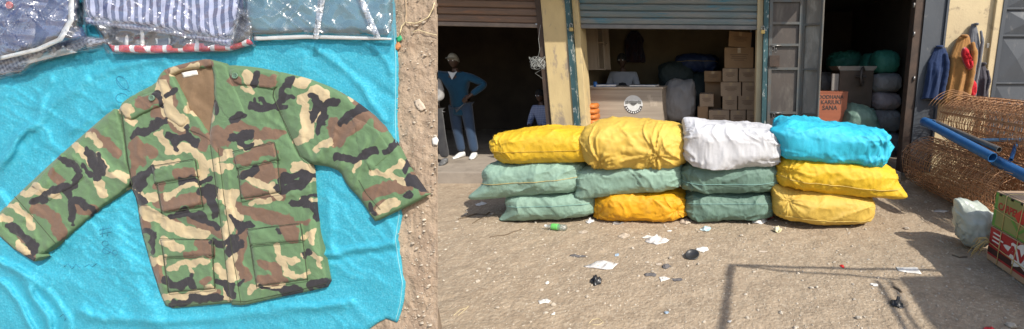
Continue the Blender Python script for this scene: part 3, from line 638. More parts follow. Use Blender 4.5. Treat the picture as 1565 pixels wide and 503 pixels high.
packet('grey and white checked shirt in crinkled plastic, lowest at the left', [(-40,70),(60,62),(125,55),(165,60),(150,72),(100,80),(45,95),(30,110),(0,118),(-40,120)], [(-44,70),(60,60),(125,53),(172,58),(158,76),(100,84),(52,100),(34,114),(0,121),(-44,124)], CHECK, 0.012, 0.014, seed=21, extra=ex_check)
def ex_red(t):
    sheet('dashed_border', [(166,68),(230,70),(300,66),(345,68),(378,60),(382,66),(350,76),(300,78),(240,80),(172,79)], slab(0.030, 0.003), REDW, t, sp=4, skirt=0.02)
    for x in (192, 216, 238, 259, 279, 300, 320): sheet('white_stripe', [(x-2.2,36),(x+2.2,36),(x+2.6,70),(x-1.4,70)], slab(0.030, 0.001, 2, 0), WCARD, t, sp=5, skirt=0.024)
packet('dark shirt with red and white dashed border in plastic', [(130,15),(160,60),(170,78),(240,80),(300,78),(345,77),(382,66),(386,40),(380,15),(250,15)], [(128,12),(150,52),(162,82),(240,83),(300,81),(350,80),(388,70),(389,40),(382,12),(250,12)], DARKC, 0.012, 0.018, seed=33, extra=ex_red)
def ex_navy(t):
    sheet('card_strip', [(0,86),(55,73),(88,58),(104,30),(106,-30),(113,-30),(112,32),(95,62),(60,78),(0,92)], slab(0.060, 0.001, 2, 0.002), WCARD, t, sp=4, skirt=0.059)
    MB().lathe([(0.011, 0), (0.011, 0.0015), (0.009, 0.002)], PB(15, 8, 0.066), 16, BM).build('sticker', mat('red_sticker', (0.7, 0.08, 0.06), None, 20, 0.5), t)
    sheet('shirt_flap', smooth_poly([(35,76),(90,62),(112,34),(126,60),(80,72)]), slab(0.034, 0.004), NAVY, t, sp=4.5, skirt=0.02)
packet('navy blue folded shirt in glossy plastic at the upper left corner', [(-50,-40),(108,-40),(110,20),(100,48),(85,60),(50,74),(0,88),(-50,98)], [(-54,-44),(122,-44),(123,28),(128,60),(90,68),(52,78),(0,93),(-54,104)], NAVY, 0.034, 0.028, seed=41, extra=ex_navy)
def ex_str(t):
    sheet('folded_edge', [(128,26),(160,31),(230,38),(300,50),(352,60),(350,70),(300,60),(230,47),(160,40),(132,36)], slab(0.036, 0.004, 4, 0.001), CHECK2, t, sp=4, skirt=0.026)
packet('blue and white striped shirt in crinkled plastic, top centre', [(124,-40),(362,-40),(366,20),(352,62),(300,54),(230,42),(160,34),(130,28)], [(120,-44),(366,-44),(372,20),(358,70),(300,62),(230,50),(160,42),(126,38)], STRIPE, 0.030, 0.022, seed=52, extra=ex_str)
def ex_teal(t):
    sheet('card_strip', [(388,56),(470,53),(560,56),(598,58),(598,61),(560,61),(470,59),(388,62)], slab(0.022, 0.001, 2, 0), WCARD, t, sp=5, skirt=0.021)
    ST = film('sticky_tape', amount=0.35, sc=30, strength=0.4, milky=0.5)
    sheet('tape', [(488,-20),(500,-20),(486,60),(478,60)], slab(0.052, 0.001, 2, 0), ST, t, sp=5, skirt=0.0515)
    sheet('tape', [(538,-20),(548,-20),(582,58),(572,58)], slab(0.052, 0.001, 2, 0), ST, t, sp=5, skirt=0.0515)
packet('dusty teal folded shirt in glossy plastic at tarp corner', [(374,-40),(596,-40),(598,44),(590,53),(470,48),(395,52),(376,44)], [(371,-44),(602,-44),(603,54),(598,60),(470,56),(390,58),(371,48)], TEALC, 0.014, 0.026, FILM2, seed=64, extra=ex_teal)

# litter string on the earth beside the tarp
def loose(name, pts, r, m, label, cat, h=0.003, group=None):
    p_ = densify(pts, 3); V = [PB(x, y, h+0.003*abs(math.sin(i*0.7))) for i, (x, y) in enumerate(p_)]
    o = MB().tube(V, r, 6).build(name, m, smooth=True); return tag(o, label, cat, group)
STRING = mat('yellowed_string', (0.62, 0.53, 0.32), (0.55, 0.45, 0.27), 40, 0.8)
loose('string', [(611, 52), (614, 40), (620, 34), (634, 36), (645, 32), (655, 26), (662, 12), (664, 4)], 0.0016, STRING, 'yellowed string curling over the earth by the tarp corner', 'string')
loose('string', [(630, 49), (640, 46), (652, 50), (668, 54)], 0.0014, STRING, 'short yellow string lying flat on the earth at picture divide', 'string')
loose('dry_root', [(620, -5), (621, 20), (620, 34), (628, 38)], 0.0022, mat('dry_root', (0.4, 0.3, 0.2), None, 30, 0.9), 'dry brown root upright beside the teal packet', 'root')
def scrap(name, poly, m, label, cat, h=0.004):
    return sheet(name, poly, lambda P, d: h*0.4+0.0015*fbm(P/5., 5, 2)+0.0015, m, None, sp=2.2, skirt=0.0, label=label, cat=cat)
scrap('leaf_scrap', [(633, 155), (640, 151), (646, 158), (650, 166), (643, 170), (636, 164)], PAPERB, 'crumpled beige leaf scrap on the earth right of the tarp', 'scrap')
scrap('paper_scrap', [(660, 212), (666, 208), (669, 214), (668, 222), (661, 221)], PAPER, 'small white paper scrap on the earth at picture divide', 'paper')
scrap('label_scrap', [(605, 58), (612, 54), (614, 60), (608, 65)], mat('green_label', (0.03, 0.3, 0.13), None, 20, 0.5), 'small green label scrap at tarp corner', 'label')
scrap('wood_chip', [(605, 67), (609, 64), (612, 70), (607, 77), (603, 74)], mat('orange_chip', (0.45, 0.2, 0.08), None, 20, 0.8), 'orange brown chip just below the green label scrap', 'chip')
for (x, y, s, lb) in ((645, 494, 0.006, 'grey brown stone on the earth at the lower edge'), (648, 483, 0.004, 'small pale stone just above the grey one'), (657, 497, 0.008, 'dark stone near the lower picture divide'), (640, 160, 0.003, 'tiny pebble beside the beige leaf scrap')):
    o = pebbles('stone', [tuple(PB(x, y, 0.003))], [s], STONE); del o['kind']; tag(o, lb, 'stone')

# ------------------------------------------------------------------ BUILDING
FY = 6.0                                               # facade plane
def fx(px, Y=FY, py=106): return at(px, py, Y).x
step = MB()
FLOOR = CONC
def slabbox(name, a, b, m, **k):
    return MB().box(a, b, 0.012).build(name, m, **k)
fl = slabbox('concrete_floor', (-8, 5.86, -0.1), (2.62, 10.4, 0.15), CONC, kind='structure')
building = thing('shop_building', (0, FY, 0), 'long cream plastered shop building with three dark open shopfronts', 'building')
def bpart(name, a, b, m, bev=0.0, parent=building): return MB().box(a, b, bev).build(name, m, parent)
XA0, XA1 = fx(836), fx(872)                            # pillar between shops one and two
XB0, XB1 = fx(877), fx(1163)                           # opening two
XC0 = fx(1173)
X3L, X3R = fx(1248), fx(1390)
XW0, XW1 = fx(1432), fx(1506)                          # cream wall
bpart('pillar', (XA0, FY-0.02, 0.15), (XA1, FY+0.30, 3.3), YEL, 0.012)
bpart('jamb', (XA0-0.09, FY+0.02, 0.15), (XA0-0.003, FY+0.22, 3.3), RUSTBR, 0.004)
bpart('jamb', (XA1+0.075, FY+0.03, 0.15), (XA1+0.16, FY+0.30, 2.6), YEL, 0.008)
bpart('jamb', (XB1-0.06, FY+0.05, 0.15), (XB1+0.02, FY+0.30, 2.6), CREAM, 0.006)
bpart('wall', (XW0, FY, -0.05), (XW1, FY+0.25, 3.3), CREAM)
bpart('jamb', (XW1, FY-0.05, -0.05), (XW1+0.11, FY+0.25, 3.3), CREAM, 0.01)
bpart('wall', (XC0-0.02, FY+0.14, 0.15), (XC0+0.08, FY+0.30, 3.3), CREAM)
bpart('lintel', (-8, FY+0.16, 2.75), (X3R+0.2, FY+0.36, 3.3), CREAM)
bpart('wall', (-8, FY+0.1, 0.15), (-6.2, FY+0.30, 3.3), CREAM)
bpart('eave', (-8.2, FY-0.66, 2.92), (1.5, FY+0.5, 2.98), mat('roof_sheet', (0.3, 0.28, 0.26), None, 5, 0.6))
bpart('parapet', (-8, FY+0.37, 2.9), (7, 10.3, 3.3), CREAM)
bpart('wall', (XW1+1.6, FY, -0.05), (7, FY+0.25, 3.3), CREAM)
# rooms
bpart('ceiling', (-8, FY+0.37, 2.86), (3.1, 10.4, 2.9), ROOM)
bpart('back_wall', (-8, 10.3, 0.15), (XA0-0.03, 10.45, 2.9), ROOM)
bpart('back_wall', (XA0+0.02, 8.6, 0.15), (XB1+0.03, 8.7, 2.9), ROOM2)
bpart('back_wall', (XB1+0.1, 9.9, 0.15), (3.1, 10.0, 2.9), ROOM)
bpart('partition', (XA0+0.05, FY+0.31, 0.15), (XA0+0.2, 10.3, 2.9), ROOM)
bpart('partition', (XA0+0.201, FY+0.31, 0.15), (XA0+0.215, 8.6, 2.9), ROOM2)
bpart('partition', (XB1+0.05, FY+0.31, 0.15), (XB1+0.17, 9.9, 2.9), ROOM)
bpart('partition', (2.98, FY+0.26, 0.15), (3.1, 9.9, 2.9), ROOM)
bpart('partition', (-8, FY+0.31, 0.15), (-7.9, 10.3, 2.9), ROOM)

# roller shutters: each slat its own piece
def shutter(label, x0, x1, zb, m, mb, tilt, Y, n, pitch):
    t = thing('roller_shutter', (x0, Y, zb), label, 'shutter', 'roller shutters'); Mr = Matrix.Translation((x0, Y, zb)) @ Matrix.Rotation(tilt, 4, 'Y')
    MB().box((0, -0.02, 0), (x1-x0, 0.02, 0.055), 0.008, Mr).build('bottom_bar', mb, t)
    prof = [(0.0, 0.0), (-0.016, 0.012), (-0.022, pitch*0.5), (-0.016, pitch-0.014), (0.0, pitch-0.003), (0.006, pitch-0.003), (0.006, 0.0)]
    V0 = [Vector((0, y, z)) for y, z in prof]
    me = None
    for k in range(n):
        if me is None:
            mbb = MB().prism([p for p in V0], (x1-x0, 0, 0)); o = mbb.build('slat', m, t); me = o.data; o.parent = t
            me.transform(Matrix.Translation(o.location + t.location))
        else:
            o = bpy.data.objects.new('slat', me); COL.objects.link(o); o.parent = t
        o.location = Matrix.Rotation(tilt, 3, 'Y') @ Vector((0, 0, 0.058+k*pitch)); o.rotation_euler = (0, tilt, 0)
    return t
s1x1 = XA0-0.075
sh1 = shutter('rusty brown roller shutter rolled up above the two standing people', -6.2, s1x1, 2.24, SHUT_R, mat('shutter_bar', (0.24, 0.19, 0.15), (0.18, 0.14, 0.12), 8, 0.5, 0.3), R(1.2), FY+0.12, 9, 0.098)
sh2 = shutter('blue grey roller shutter rolled up above the wooden counter', XA1+0.08, XB1+0.02, 2.155, SHUT_B, mat('grey_shutter_bar', (0.2, 0.19, 0.18), (0.14, 0.14, 0.14), 8, 0.5, 0.3), R(0.45), FY+0.10, 8, 0.090)
# shutter rails with padlocks
def rail(x0, x1, label):
    t = thing('shutter_rail', ((x0+x1)/2, FY, 0.15), label, 'rail', 'shutter guide rails')
    MB().box((x0, FY-0.045, 0.15), (x1, FY-0.03, 3.0)).box((x0, FY-0.03, 0.15), (x0+0.012, FY+0.08, 3.0)).box((x1-0.012, FY-0.03, 0.15), (x1, FY+0.08, 3.0)).build('channel', TEALP, t)
    return t
rail(XA1+0.005, XA1+0.072, 'chipped teal steel shutter rail against the yellow pillar')
rail(XB1+0.022, XC0-0.005, 'chipped teal steel shutter rail beside the folding gate')
def padlock(px, py, Y, label, s=1.0):
    p = at(px, py, Y); t = thing('padlock', p, label, 'padlock', 'brass padlocks')
    MB().box((p.x-0.026*s, p.y-0.012*s, p.z-0.05*s), (p.x+0.026*s, p.y+0.012*s, p.z), 0.006*s).build('body', BRASS, t)
    MB().tube([p+Vector((0.017*s*math.cos(a), 0, 0.03*s+0.022*s*math.sin(a))) if 0 <= a <= math.pi else p for a in [math.pi*i/10 for i in range(11)]], 0.005*s, 8).tube([p+Vector((0.017*s, 0, -0.004)), p+Vector((0.017*s, 0, 0.032*s))], 0.005*s, 8).tube([p+Vector((-0.017*s, 0, -0.004)), p+Vector((-0.017*s, 0, 0.032*s))], 0.005*s, 8).build('shackle', CHROME, t, smooth=True)
padlock(873, 42, FY-0.07, 'padlock hanging on the rail by the yellow pillar')
padlock(1166, 46, FY-0.07, 'brass padlock hanging on the rail by the folding gate')

# tangle of wire hanging on the jamb
wl = random.Random(3); tb = MB(); c0 = at(821, 95, FY-0.06)
for k in range(16):
    pts = []; a = wl.uniform(0, 6.28); b = wl.uniform(0, 6.28); r = wl.uniform(0.03, 0.10)
    for i in range(14):
        u = i/13*wl.uniform(3, 6); pts.append(c0+Vector((r*math.cos(a+u)+0.02*math.sin(3*u), 0.03*math.sin(b+u), 0.9*r*math.sin(b+1.3*u)-0.01)))
    tb.tube(pts, 0.0026, 5)
tb.tube([at(826, 38, FY-0.05), at(823, 60, FY-0.06), at(825, 75, FY-0.06), c0], 0.0028, 5).tube([c0, at(828, 106, FY-0.06), at(818, 112, FY-0.06), at(829, 120, FY-0.05)], 0.0028, 5)
tag(tb.build('wire_tangle', mat('pale_wire', (0.38, 0.38, 0.35), (0.25, 0.26, 0.25), 30, 0.5, 0.2), smooth=True), 'tangle of pale wire hanging beside the yellow pillar', 'wire')
pw = MB().box(at(818, 36, FY+0.05), at(826, 38, FY+0.08)); tag(pw.build('metal_strip', CHROME), 'short shiny metal strip at the end of the brown shutter', 'strip')

# folding steel gate: wide leaf and narrow leaf
g1 = thing('folding_gate', (fx(1197), FY-0.03, 0.15), 'dark steel folding gate leaves with cross bars beside the wide shopfront', 'gate')
def leaf(pa, pb, z0, z1, bars, panel, frame, parent, nm, br=0.022):
    a = Vector((pa[0], pa[1], 0)); b = Vector((pb[0], pb[1], 0)); d = (b-a).normalized(); n = Vector((d.y, -d.x, 0))
    if n.y > 0: n = -n
    q = [a+Vector((0,0,z0)), b+Vector((0,0,z0)), b+Vector((0,0,z1)), a+Vector((0,0,z1))]
    lf = MB().prism(q, -n*0.006).build(nm, panel, parent)
    def bar(p, r, hw): 
        ax = (r-p).normalized(); sd_ = ax.cross(n).normalized()*hw; return MB().prism([p-sd_+n*0.002, r-sd_+n*0.002, r+sd_+n*0.002, p+sd_+n*0.002], n*0.03)
    for p, r in ((a+d*br, a+d*br), (b-d*br, b-d*br)): bar(p+Vector((0,0,z0)), r+Vector((0,0,z1)), br).build('stile', frame, lf)
    for z in bars: bar(a+d*br*2.05+Vector((0,0,z)), b-d*br*2.05+Vector((0,0,z)), br*0.75).build('cross_bar', frame, lf)
    return lf
zz = lambda py, Y=FY: at(1197, py, Y).z
leaf((XC0+0.005, FY-0.02), (fx(1223), FY-0.02), 0.17, 3.0, [zz(36), zz(69), zz(105), zz(172), zz(225), zz(2)], GATE, GATEB, g1, 'gate_leaf')
leaf((fx(1225), FY-0.03), (fx(1247)+0.02, FY-0.22), 0.17, 3.0, [zz(39), zz(106), zz(173), zz(225)], GATEL, GATEB, g1, 'gate_leaf', 0.016)
MB().box((fx(1175), FY-0.075, zz(102)), (fx(1190), FY-0.052, zz(85)), 0.003).build('lock_box', RUSTBR, g1)
for (px, py) in ((1177, 70), (1178, 173)):
    p = at(px, py, FY-0.06); MB().tube([p, p+Vector((0.15, 0, 0.002))], 0.008, 8).tube([p+Vector((0.04+0.018*math.cos(a), -0.012, -0.035+0.03*math.sin(a))) for a in [0.4*i for i in range(16)]], 0.004, 6, closed=True).build('bolt', STEEL, g1, smooth=True)
p = at(1180, 75, FY-0.07)
MB().tube([p+Vector((0.05+0.015*math.cos(a), -0.01, -0.02+0.028*math.sin(a))) for a in [0.4*i for i in range(16)]], 0.004, 6, closed=True).build('ring', STEEL, g1, smooth=True)

# right jamb and black door leaf opened flat against the wall
g2 = thing('steel_door', (fx(1410), FY-0.05, 0.1), 'black painted steel door leaf swung open beside the cream wall', 'door')
xa, xb = X3R, XW0+0.03
MB().box((xa-0.02, FY-0.04, 0.12), (xa+0.10, FY+0.10, 3.1), 0.006).build('post', RUSTBR, g2)
MB().box((xa+0.103, FY-0.06, 0.14), (xb, FY-0.045, 3.1)).build('panel', BLACKST, g2)
MB().box((xb-0.03, FY-0.085, 0.14), (xb, FY-0.061, 3.1), 0.003).build('stile', BLACKST, g2)
for py in (8, 52, 120): p = at(1397, py, FY-0.05); MB().tube([p-Vector((0, 0, 0.03)), p+Vector((0, 0, 0.03))], 0.014, 10).build('hinge', STEEL, g2, smooth=True)
# black embossed door on the far right
xd0 = XW1+0.12; g3 = thing('embossed_door', (xd0+0.7, FY, 0), 'black steel door with embossed diamond panels at the right edge', 'door')
MB().box((xd0, FY-0.02, 0.02), (xd0+1.4, FY+0.0, 3.2)).build('sheet', BLACKST, g3)
def pyramid(x0, x1, z0, z1, y, dep, inv=False):
    c = ((x0+x1)/2, y-dep, (z0+z1)/2); V = [(x0, y, z0), (x1, y, z0), (x1, y, z1), (x0, y, z1), c]
    return MB().add(V, [(0, 1, 4), (1, 2, 4), (2, 3, 4), (3, 0, 4)])
zs = [at(1540, py, FY).z for py in (-32, 14, 55, 127, 210, 290)]
xm = [xd0+0.03, xd0+0.66, xd0+1.3]
for i in range(5):
    z1, z0 = zs[i]-0.012, zs[i+1]+0.012
    cols = [(xm[0], xm[1]-0.02), (xm[1]+0.02, xm[2])] if i < 2 else [(xm[0], xm[0]+0.47), (xm[0]+0.50, xm[2])]
    for a, b in cols: pyramid(a, b, z0, z1, FY-0.022, 0.035).build('embossed_panel', BLACKST, g3)
for z in zs[1:]: MB().box((xd0, FY-0.05, z-0.012), (xd0+1.4, FY-0.024, z+0.012), 0.003).build('cross_bar', BLACKST, g3)
MB().box((xd0-0.03, FY-0.06, 0.02), (xd0+0.022, FY-0.0201, 3.2), 0.004).build('stile', BLACKST, g3)
for py in (70, 112): p = at(1509, py, FY-0.07); MB().box(p-Vector((0.015, 0.01, 0.03)), p+Vector((0.02, 0.02, 0.03)), 0.004).build('hinge', STEEL, g3)

# ------------------------------------------------------------------ SACKS
def sack(name, label, m, x0, x1, z0, z1, yc, D, pr=4.5, q=3.0, seed=1, tilt=0.0, yaw=0.0, wr=0.012, ears=(), ties=(), gl=0.0, gr=0.0, seam_m=None, seam_z=0.0, nu=180, nv=140, cat='sack', group='stuffed woven sacks stacked in front of the shops', sag=0.0, extra=None, flat=0.12):
    L = x1-x0; H = z1-z0; c = np.array([(x0+x1)/2, yc, (z0+z1)/2])
    s = -np.cos(np.linspace(0, math.pi, nu)); s = np.sign(s)*np.abs(s)**0.85
    th = np.linspace(0, 2*math.pi, nv, endpoint=False)
    Sg, T = np.meshgrid(s, th, indexing='ij')
    r = (1-np.abs(Sg)**pr)**(1/pr)
    if gl: r *= 1-gl*np.clip((-Sg-0.55)/0.45, 0, 1)**1.3
    if gr: r *= 1-gr*np.clip((Sg-0.55)/0.45, 0, 1)**1.3
    ct, st = np.cos(T), np.sin(T)
    y = np.sign(ct)*np.abs(ct)**(2/q)*r*D/2; z = np.sign(st)*np.abs(st)**(2/q)*r*H/2; x = Sg*L/2
    N = np.stack([Sg**5*0.6, ct, st], -1); N /= np.linalg.norm(N, axis=-1, keepdims=True)
    P = np.stack([x, y, z], -1).reshape(-1, 3); Nf = N.reshape(-1, 3)
    zz_ = P[:, 2]/(H/2)
    Q = P.copy()
    # broad lumps, directional folds, fine crinkles
    d = 0.022*fbm(Q*2.6+seed*7.1, seed, 2)*min(1, H/0.4)
    Wq = Q+0.07*np.c_[vn(Q*5+seed, seed+40), vn(Q*5+seed, seed+41), vn(Q*5+seed, seed+42)]
    cre = lambda A, sd_, pw: (1-np.abs(vn(A, sd_)))**pw
    sa, ca = math.sin(0.5+seed), math.cos(0.5+seed)
    u1 = np.c_[Wq[:, 0]*0.94+Wq[:, 2]*0.34, Wq[:, 1], -Wq[:, 0]*0.34+Wq[:, 2]*0.94]; u2 = np.c_[Wq[:, 0]*0.6-Wq[:, 2]*0.8, Wq[:, 1], Wq[:, 0]*0.8+Wq[:, 2]*0.6]
    msk = np.clip(0.55+1.1*vn(Q*3.5+seed, seed+9), 0.1, 1.3); msk2 = np.clip(0.35+1.1*vn(Q*3.1+seed*2, seed+10), 0, 1.3)
    d += wr*1.3*(cre(u1*np.array([1.6, 4, 9])+seed*3.3, seed+5, 4)-0.25)*msk
    d += wr*1.1*(cre(u2*np.array([2.2, 4, 10])+seed*1.7, seed+6, 4)-0.25)*msk2
    d += wr*0.45*(cre(Wq*np.array([9, 9, 15])+seed, seed+15, 3)-0.3)
    d += wr*0.25*fbm(Q*26, seed+16, 2)
    e = np.abs(Sg).reshape(-1); an = T.reshape(-1)
    ew = np.clip((e-0.55)/0.45, 0, 1)**1.6*r.reshape(-1)**0.7
    d += wr*1.9*(cre(np.c_[an*2.9, e*2.0, 0*e+seed], seed+2, 3)-0.35)*ew + wr*0.9*(cre(np.c_[an*6.5+e, e*3.0, 0*e+seed+5.], seed+3, 3)-0.3)*ew
    for (tx, tz, rad, k, amp) in ties:                # gathered points on the front: folds radiating from them
        dx = Q[:, 0]-tx*L/2; dz = Q[:, 2]-tz*H/2; rr = np.hypot(dx, dz); a = np.arctan2(dz, dx)
        front = np.clip(-Nf[:, 1]+0.15, 0, 1)
        d += front*amp*1.5*(cre(np.c_[a*k/3.2+0.5*vn(np.c_[a*1.5, rr*5]+seed, seed+3), rr*2.2], seed+33, 3)-0.35)*np.exp(-((rr-rad*0.25)/rad)**2)
        d -= front*0.022*np.exp(-(rr/(rad*0.2))**2)
    P = P+Nf*d[:, None]
    for (sx, sy, sz, vx, vy, vz, sharp) in ears:      # corner tips pulled outwards
        ref = np.array([sx*L/2, sy*D/2, sz*H/2]); dd = np.linalg.norm((P-ref)/np.array([L*0.5, D*0.5, H*0.5]), axis=1)
        wgt = np.exp(-(dd*sharp)**2); P = P+wgt[:, None]*np.array([vx, vy, vz])
    if sag: P[:, 2] -= sag*(P[:, 0]/(L/2))**2*H
    if extra is not None: P = extra(P, L, H, D)
    lo, hi = -H/2*(1-flat), H/2*1.05                   # rests flat on what is below
    P[:, 2] = np.where(P[:, 2] < lo, lo+(P[:, 2]-lo)*0.12, P[:, 2])
    M = np.array(Matrix.Rotation(yaw, 3, 'Z') @ Matrix.Rotation(tilt, 3, 'Y'))
    P = P @ M.T; c[2] = z0-P[:, 2].min() if z0 == 0 else c[2]
    V = (P+c); idx = np.arange(nu*nv).reshape(nu, nv); F = []
    a, b = idx[:-1], idx[1:]
    F = np.stack([a, np.roll(a, -1, 1), np.roll(b, -1, 1), b], -1).reshape(-1, 4).tolist()
    t = None
    if seam_m is None:
        return obj(name, V, F, m, label=label, cat=cat, group=group)
    t = thing(name, (c[0], c[1], V[:, 2].min()), label, cat, group)
    obj('bag', V, F, m, t)
    # thin sewn line along the front
    Vg = V.reshape(nu, nv, 3); j = int(round(((math.pi*1.0 - seam_z)/(2*math.pi))*nv)) % nv
    pts = [Vector(Vg[i, j])+Vector((0, -0.004, 0.0)) for i in range(10, nu-8, 2)]
    MB().tube(pts, 0.0032, 6).build('seam_tape', seam_m, t, smooth=True)
    return t
TAPE_Y = mat('yellow_sack_tape', (0.55, 0.42, 0.16), None, 30, 0.6); TAPE_G = mat('grey_green_sack_tape', (0.22, 0.40, 0.36), None, 30, 0.6); TAPE_C = mat('pale_blue_sack_tape', (0.62, 0.45, 0.12), None, 30, 0.6)
# bottom row
sack('sack', 'pale green sack lying at the bottom left of the stack', S_GRN, -2.33, -1.34, 0, 0.32, 4.50, 0.62, seed=3, tilt=R(-2), gl=0.15, ears=[(-1, -0.5, -0.8, -0.16, 0, -0.06, 2.8)], seam_m=TAPE_G, seam_z=0.1)
sack('sack', 'orange yellow sack with gathered ends at the bottom of the second column', S_ORG, -1.36, -0.36, 0, 0.355, 4.46, 0.58, pr=5, seed=5, gl=0.35, gr=0.2, wr=0.017, ears=[(-1, -0.6, -0.5, -0.05, 0, -0.05, 3), (1, -0.6, -0.6, 0.04, -0.03, 0.0, 3)], ties=[(-0.85, -0.3, 0.35, 9, 0.012), (0.8, -0.2, 0.25, 8, 0.012)])
sack('sack', 'shade-darkened green sack at the bottom of the third column, under white one', S_GRN_SHADE, -0.38, 0.60, 0, 0.34, 4.48, 0.60, seed=8, wr=0.018, gl=0.1, gr=0.12, seam_m=TAPE_G, seam_z=0.25)
sack('sack', 'yellow sack at the bottom of the right column on the ground', S_YEL2, 0.56, 1.66, 0, 0.37, 4.40, 0.74, pr=4, q=2.8, seed=11, tilt=R(3), ears=[(-1, -0.3, 0.6, -0.04, -0.05, 0.10, 2.6)], ties=[(-0.75, 0.45, 0.28, 9, 0.012)], seam_m=TAPE_C, seam_z=-0.35)
# middle row
sack('sack', 'pale green sack with pointed left corner, middle of the left column', S_GRN, -2.50, -1.44, 0.27, 0.665, 4.50, 0.68, seed=14, tilt=R(-4), wr=0.014, ears=[(-1, -0.6, -0.55, -0.20, -0.02, -0.05, 2.7)], gr=0.12, seam_m=TAPE_Y, seam_z=0.0)
sack('sack', 'green sack slanting down to its left corner, second column middle', S_GRN, -1.54, -0.38, 0.29, 0.66, 4.47, 0.64, seed=17, tilt=R(-4), wr=0.017, gr=0.12, ears=[(-1, -0.5, -0.8, -0.06, -0.03, -0.10, 2.6)])
sack('sack', 'shade-darkened green sack directly beneath the white sack', S_GRN_SHADE, -0.43, 0.64, 0.305, 0.66, 4.47, 0.66, seed=20, wr=0.017, gl=0.12, gr=0.12, ties=[(-0.8, -0.1, 0.3, 9, 0.012)], seam_m=TAPE_G, seam_z=-0.1)
sack('sack', 'bright yellow sack with pointed right corner, beneath the cyan sack', S_YEL, 0.58, 1.88, 0.31, 0.72, 4.42, 0.78, pr=3.6, q=2.7, seed=23, tilt=R(6), wr=0.016, ears=[(1, -0.5, -0.6, 0.15, -0.05, -0.03, 2.6)], ties=[(-0.85, 0.1, 0.34, 10, 0.016)], gr=0.15, seam_m=TAPE_C, seam_z=-0.2)
# top row
sack('sack', 'bright yellow sack on top of the left column', S_YEL, -2.38, -1.30, 0.625, 0.995, 4.50, 0.64, pr=5, q=3.0, seed=26, tilt=R(-1.5), wr=0.013, ears=[(-1, -0.3, 0.1, -0.05, -0.02, 0.03, 3.2)], ties=[(-0.8, 0.2, 0.25, 8, 0.010)], seam_m=mat('dark_yellow_tape', (0.6, 0.38, 0.05), None, 20, 0.6), seam_z=-0.05)
sack('sack', 'large mustard yellow sack with two gathered knots, top second column', S_YEL2, -1.46, -0.33, 0.56, 1.08, 4.44, 0.74, pr=3.2, q=2.6, seed=29, tilt=R(2), wr=0.014, ties=[(-0.55, -0.55, 0.34, 13, 0.020), (0.45, -0.15, 0.42, 15, 0.022)], ears=[(-0.7, -0.8, -0.9, -0.02, -0.03, -0.05, 2.5)])
def wflap(P, L, H, D):
    k = np.exp(-(((P[:, 0]+0.20)/0.16)**2))*np.clip((-P[:, 1])/(D/2), 0, 1)**3*np.clip(-P[:, 2]/(H/2)+0.2, 0, 1)
    P = P.copy(); P[:, 1] -= 0.05*k; P[:, 2] -= 0.15*k; return P
sack('sack', 'white sack with hanging front flap on top of third column', S_WHT, -0.37, 0.63, 0.61, 1.04, 4.44, 0.72, pr=5.0, q=3.8, seed=32, tilt=R(4), wr=0.018, ears=[(-1, -0.2, 0.8, -0.03, 0, 0.06, 2.5), (1, 0.1, 0.0, 0.04, 0, -0.02, 2.5)], extra=wflap, flat=0.02)
sack('sack', 'bright cyan sack on top of the right column', S_CYN, 0.60, 1.72, 0.65, 1.045, 4.50, 0.92, pr=6.0, q=4.2, seed=35, tilt=R(5), wr=0.016, ears=[(-1, -0.6, 0.35, -0.10, -0.02, 0.03, 3.2), (1, -0.5, 0.0, 0.06, 0, 0.04, 3.0)], ties=[(0.85, 0.0, 0.3, 10, 0.014)])
# ------------------------------------------------------------------ WIRE MESH ROLLS
def roll(label, x0, y0, x1, y1, z, r, seed, n_l=3):
    a = Vector((x0, y0, z)); b = Vector((x1, y1, z)); ax = (b-a); Ln = ax.length; ax.normalize(); sd_ = ax.cross(Vector((0, 0, 1))).normalized(); rd = random.Random(seed)
    t = thing('wire_mesh_roll', (x0, (y0+y1)/2, z-r), label, 'mesh roll', 'rolls of rusty welded mesh')
    turns = 6; nseg = 40
    def rad(u): return r-0.016*u*5+0.008*math.sin(u*9+seed)
    rings = MB(); st = 0.105
    nr = int(Ln/st)
    for k in range(nr+1):
        pts = []
        off = rd.uniform(-0.008, 0.008)
        tn = turns if (k < 4 or k > nr-3) else 5
        for i in range(nseg*tn//2+1):
            u = i/(nseg/2)*1.0; an = 2*math.pi*u+0.4; rr_ = r-0.026*u+0.010*math.sin(3*an+seed+u*5)+0.004*math.sin(k*0.9+an)
            pts.append(a+ax*(k*st+off)+(sd_*math.cos(an)+Vector((0, 0, 1))*math.sin(an))*rr_)
        rings.tube(pts, 0.0042, 5, cap=False)
    rings.build('ring_wires', RUST, t, smooth=True)
    longs = MB()
    for u_i in range(int(4*2*math.pi*r/0.1)):
        u = u_i*0.1/(2*math.pi*r); an = 2*math.pi*u+0.4; rr_ = r-0.026*u+0.010*math.sin(3*an+seed+u*5)
        pts = [a+ax*(Ln*q/12+(rd.uniform(-0.04, 0.05) if q in (0, 12) else 0))+(sd_*math.cos(an)+Vector((0, 0, 1))*math.sin(an))*(rr_+0.004*math.sin(q*7*0.9+an)) for q in range(13)]
        longs.tube(pts, 0.0042, 5, cap=False)
    longs.build('long_wires', RUST, t, smooth=True)
    if seed == 3:
        lp = MB()
        for k in range(4): lp.tube([a+ax*(-0.02-0.05*k)+(sd_*math.cos(an)+Vector((0, 0, 1))*(math.sin(an)))*(r+0.02+0.015*k) for an in [0.5+0.14*i for i in range(16)]], 0.0036, 4)
        lp.build('loose_loops', RUST, t, smooth=True)
    return t
roll('rusty welded wire mesh roll lying on the ground beside the open door', 2.86, 5.72, 2.99, 3.95, 0.345, 0.345, 1)
roll('rusty wire mesh roll on the ground behind the nearer one', 3.58, 5.70, 3.70, 4.0, 0.345, 0.335, 2)
roll('rusty wire mesh roll stacked on top under the hanging coats', 3.22, 5.62, 3.36, 3.9, 0.93, 0.335, 3)

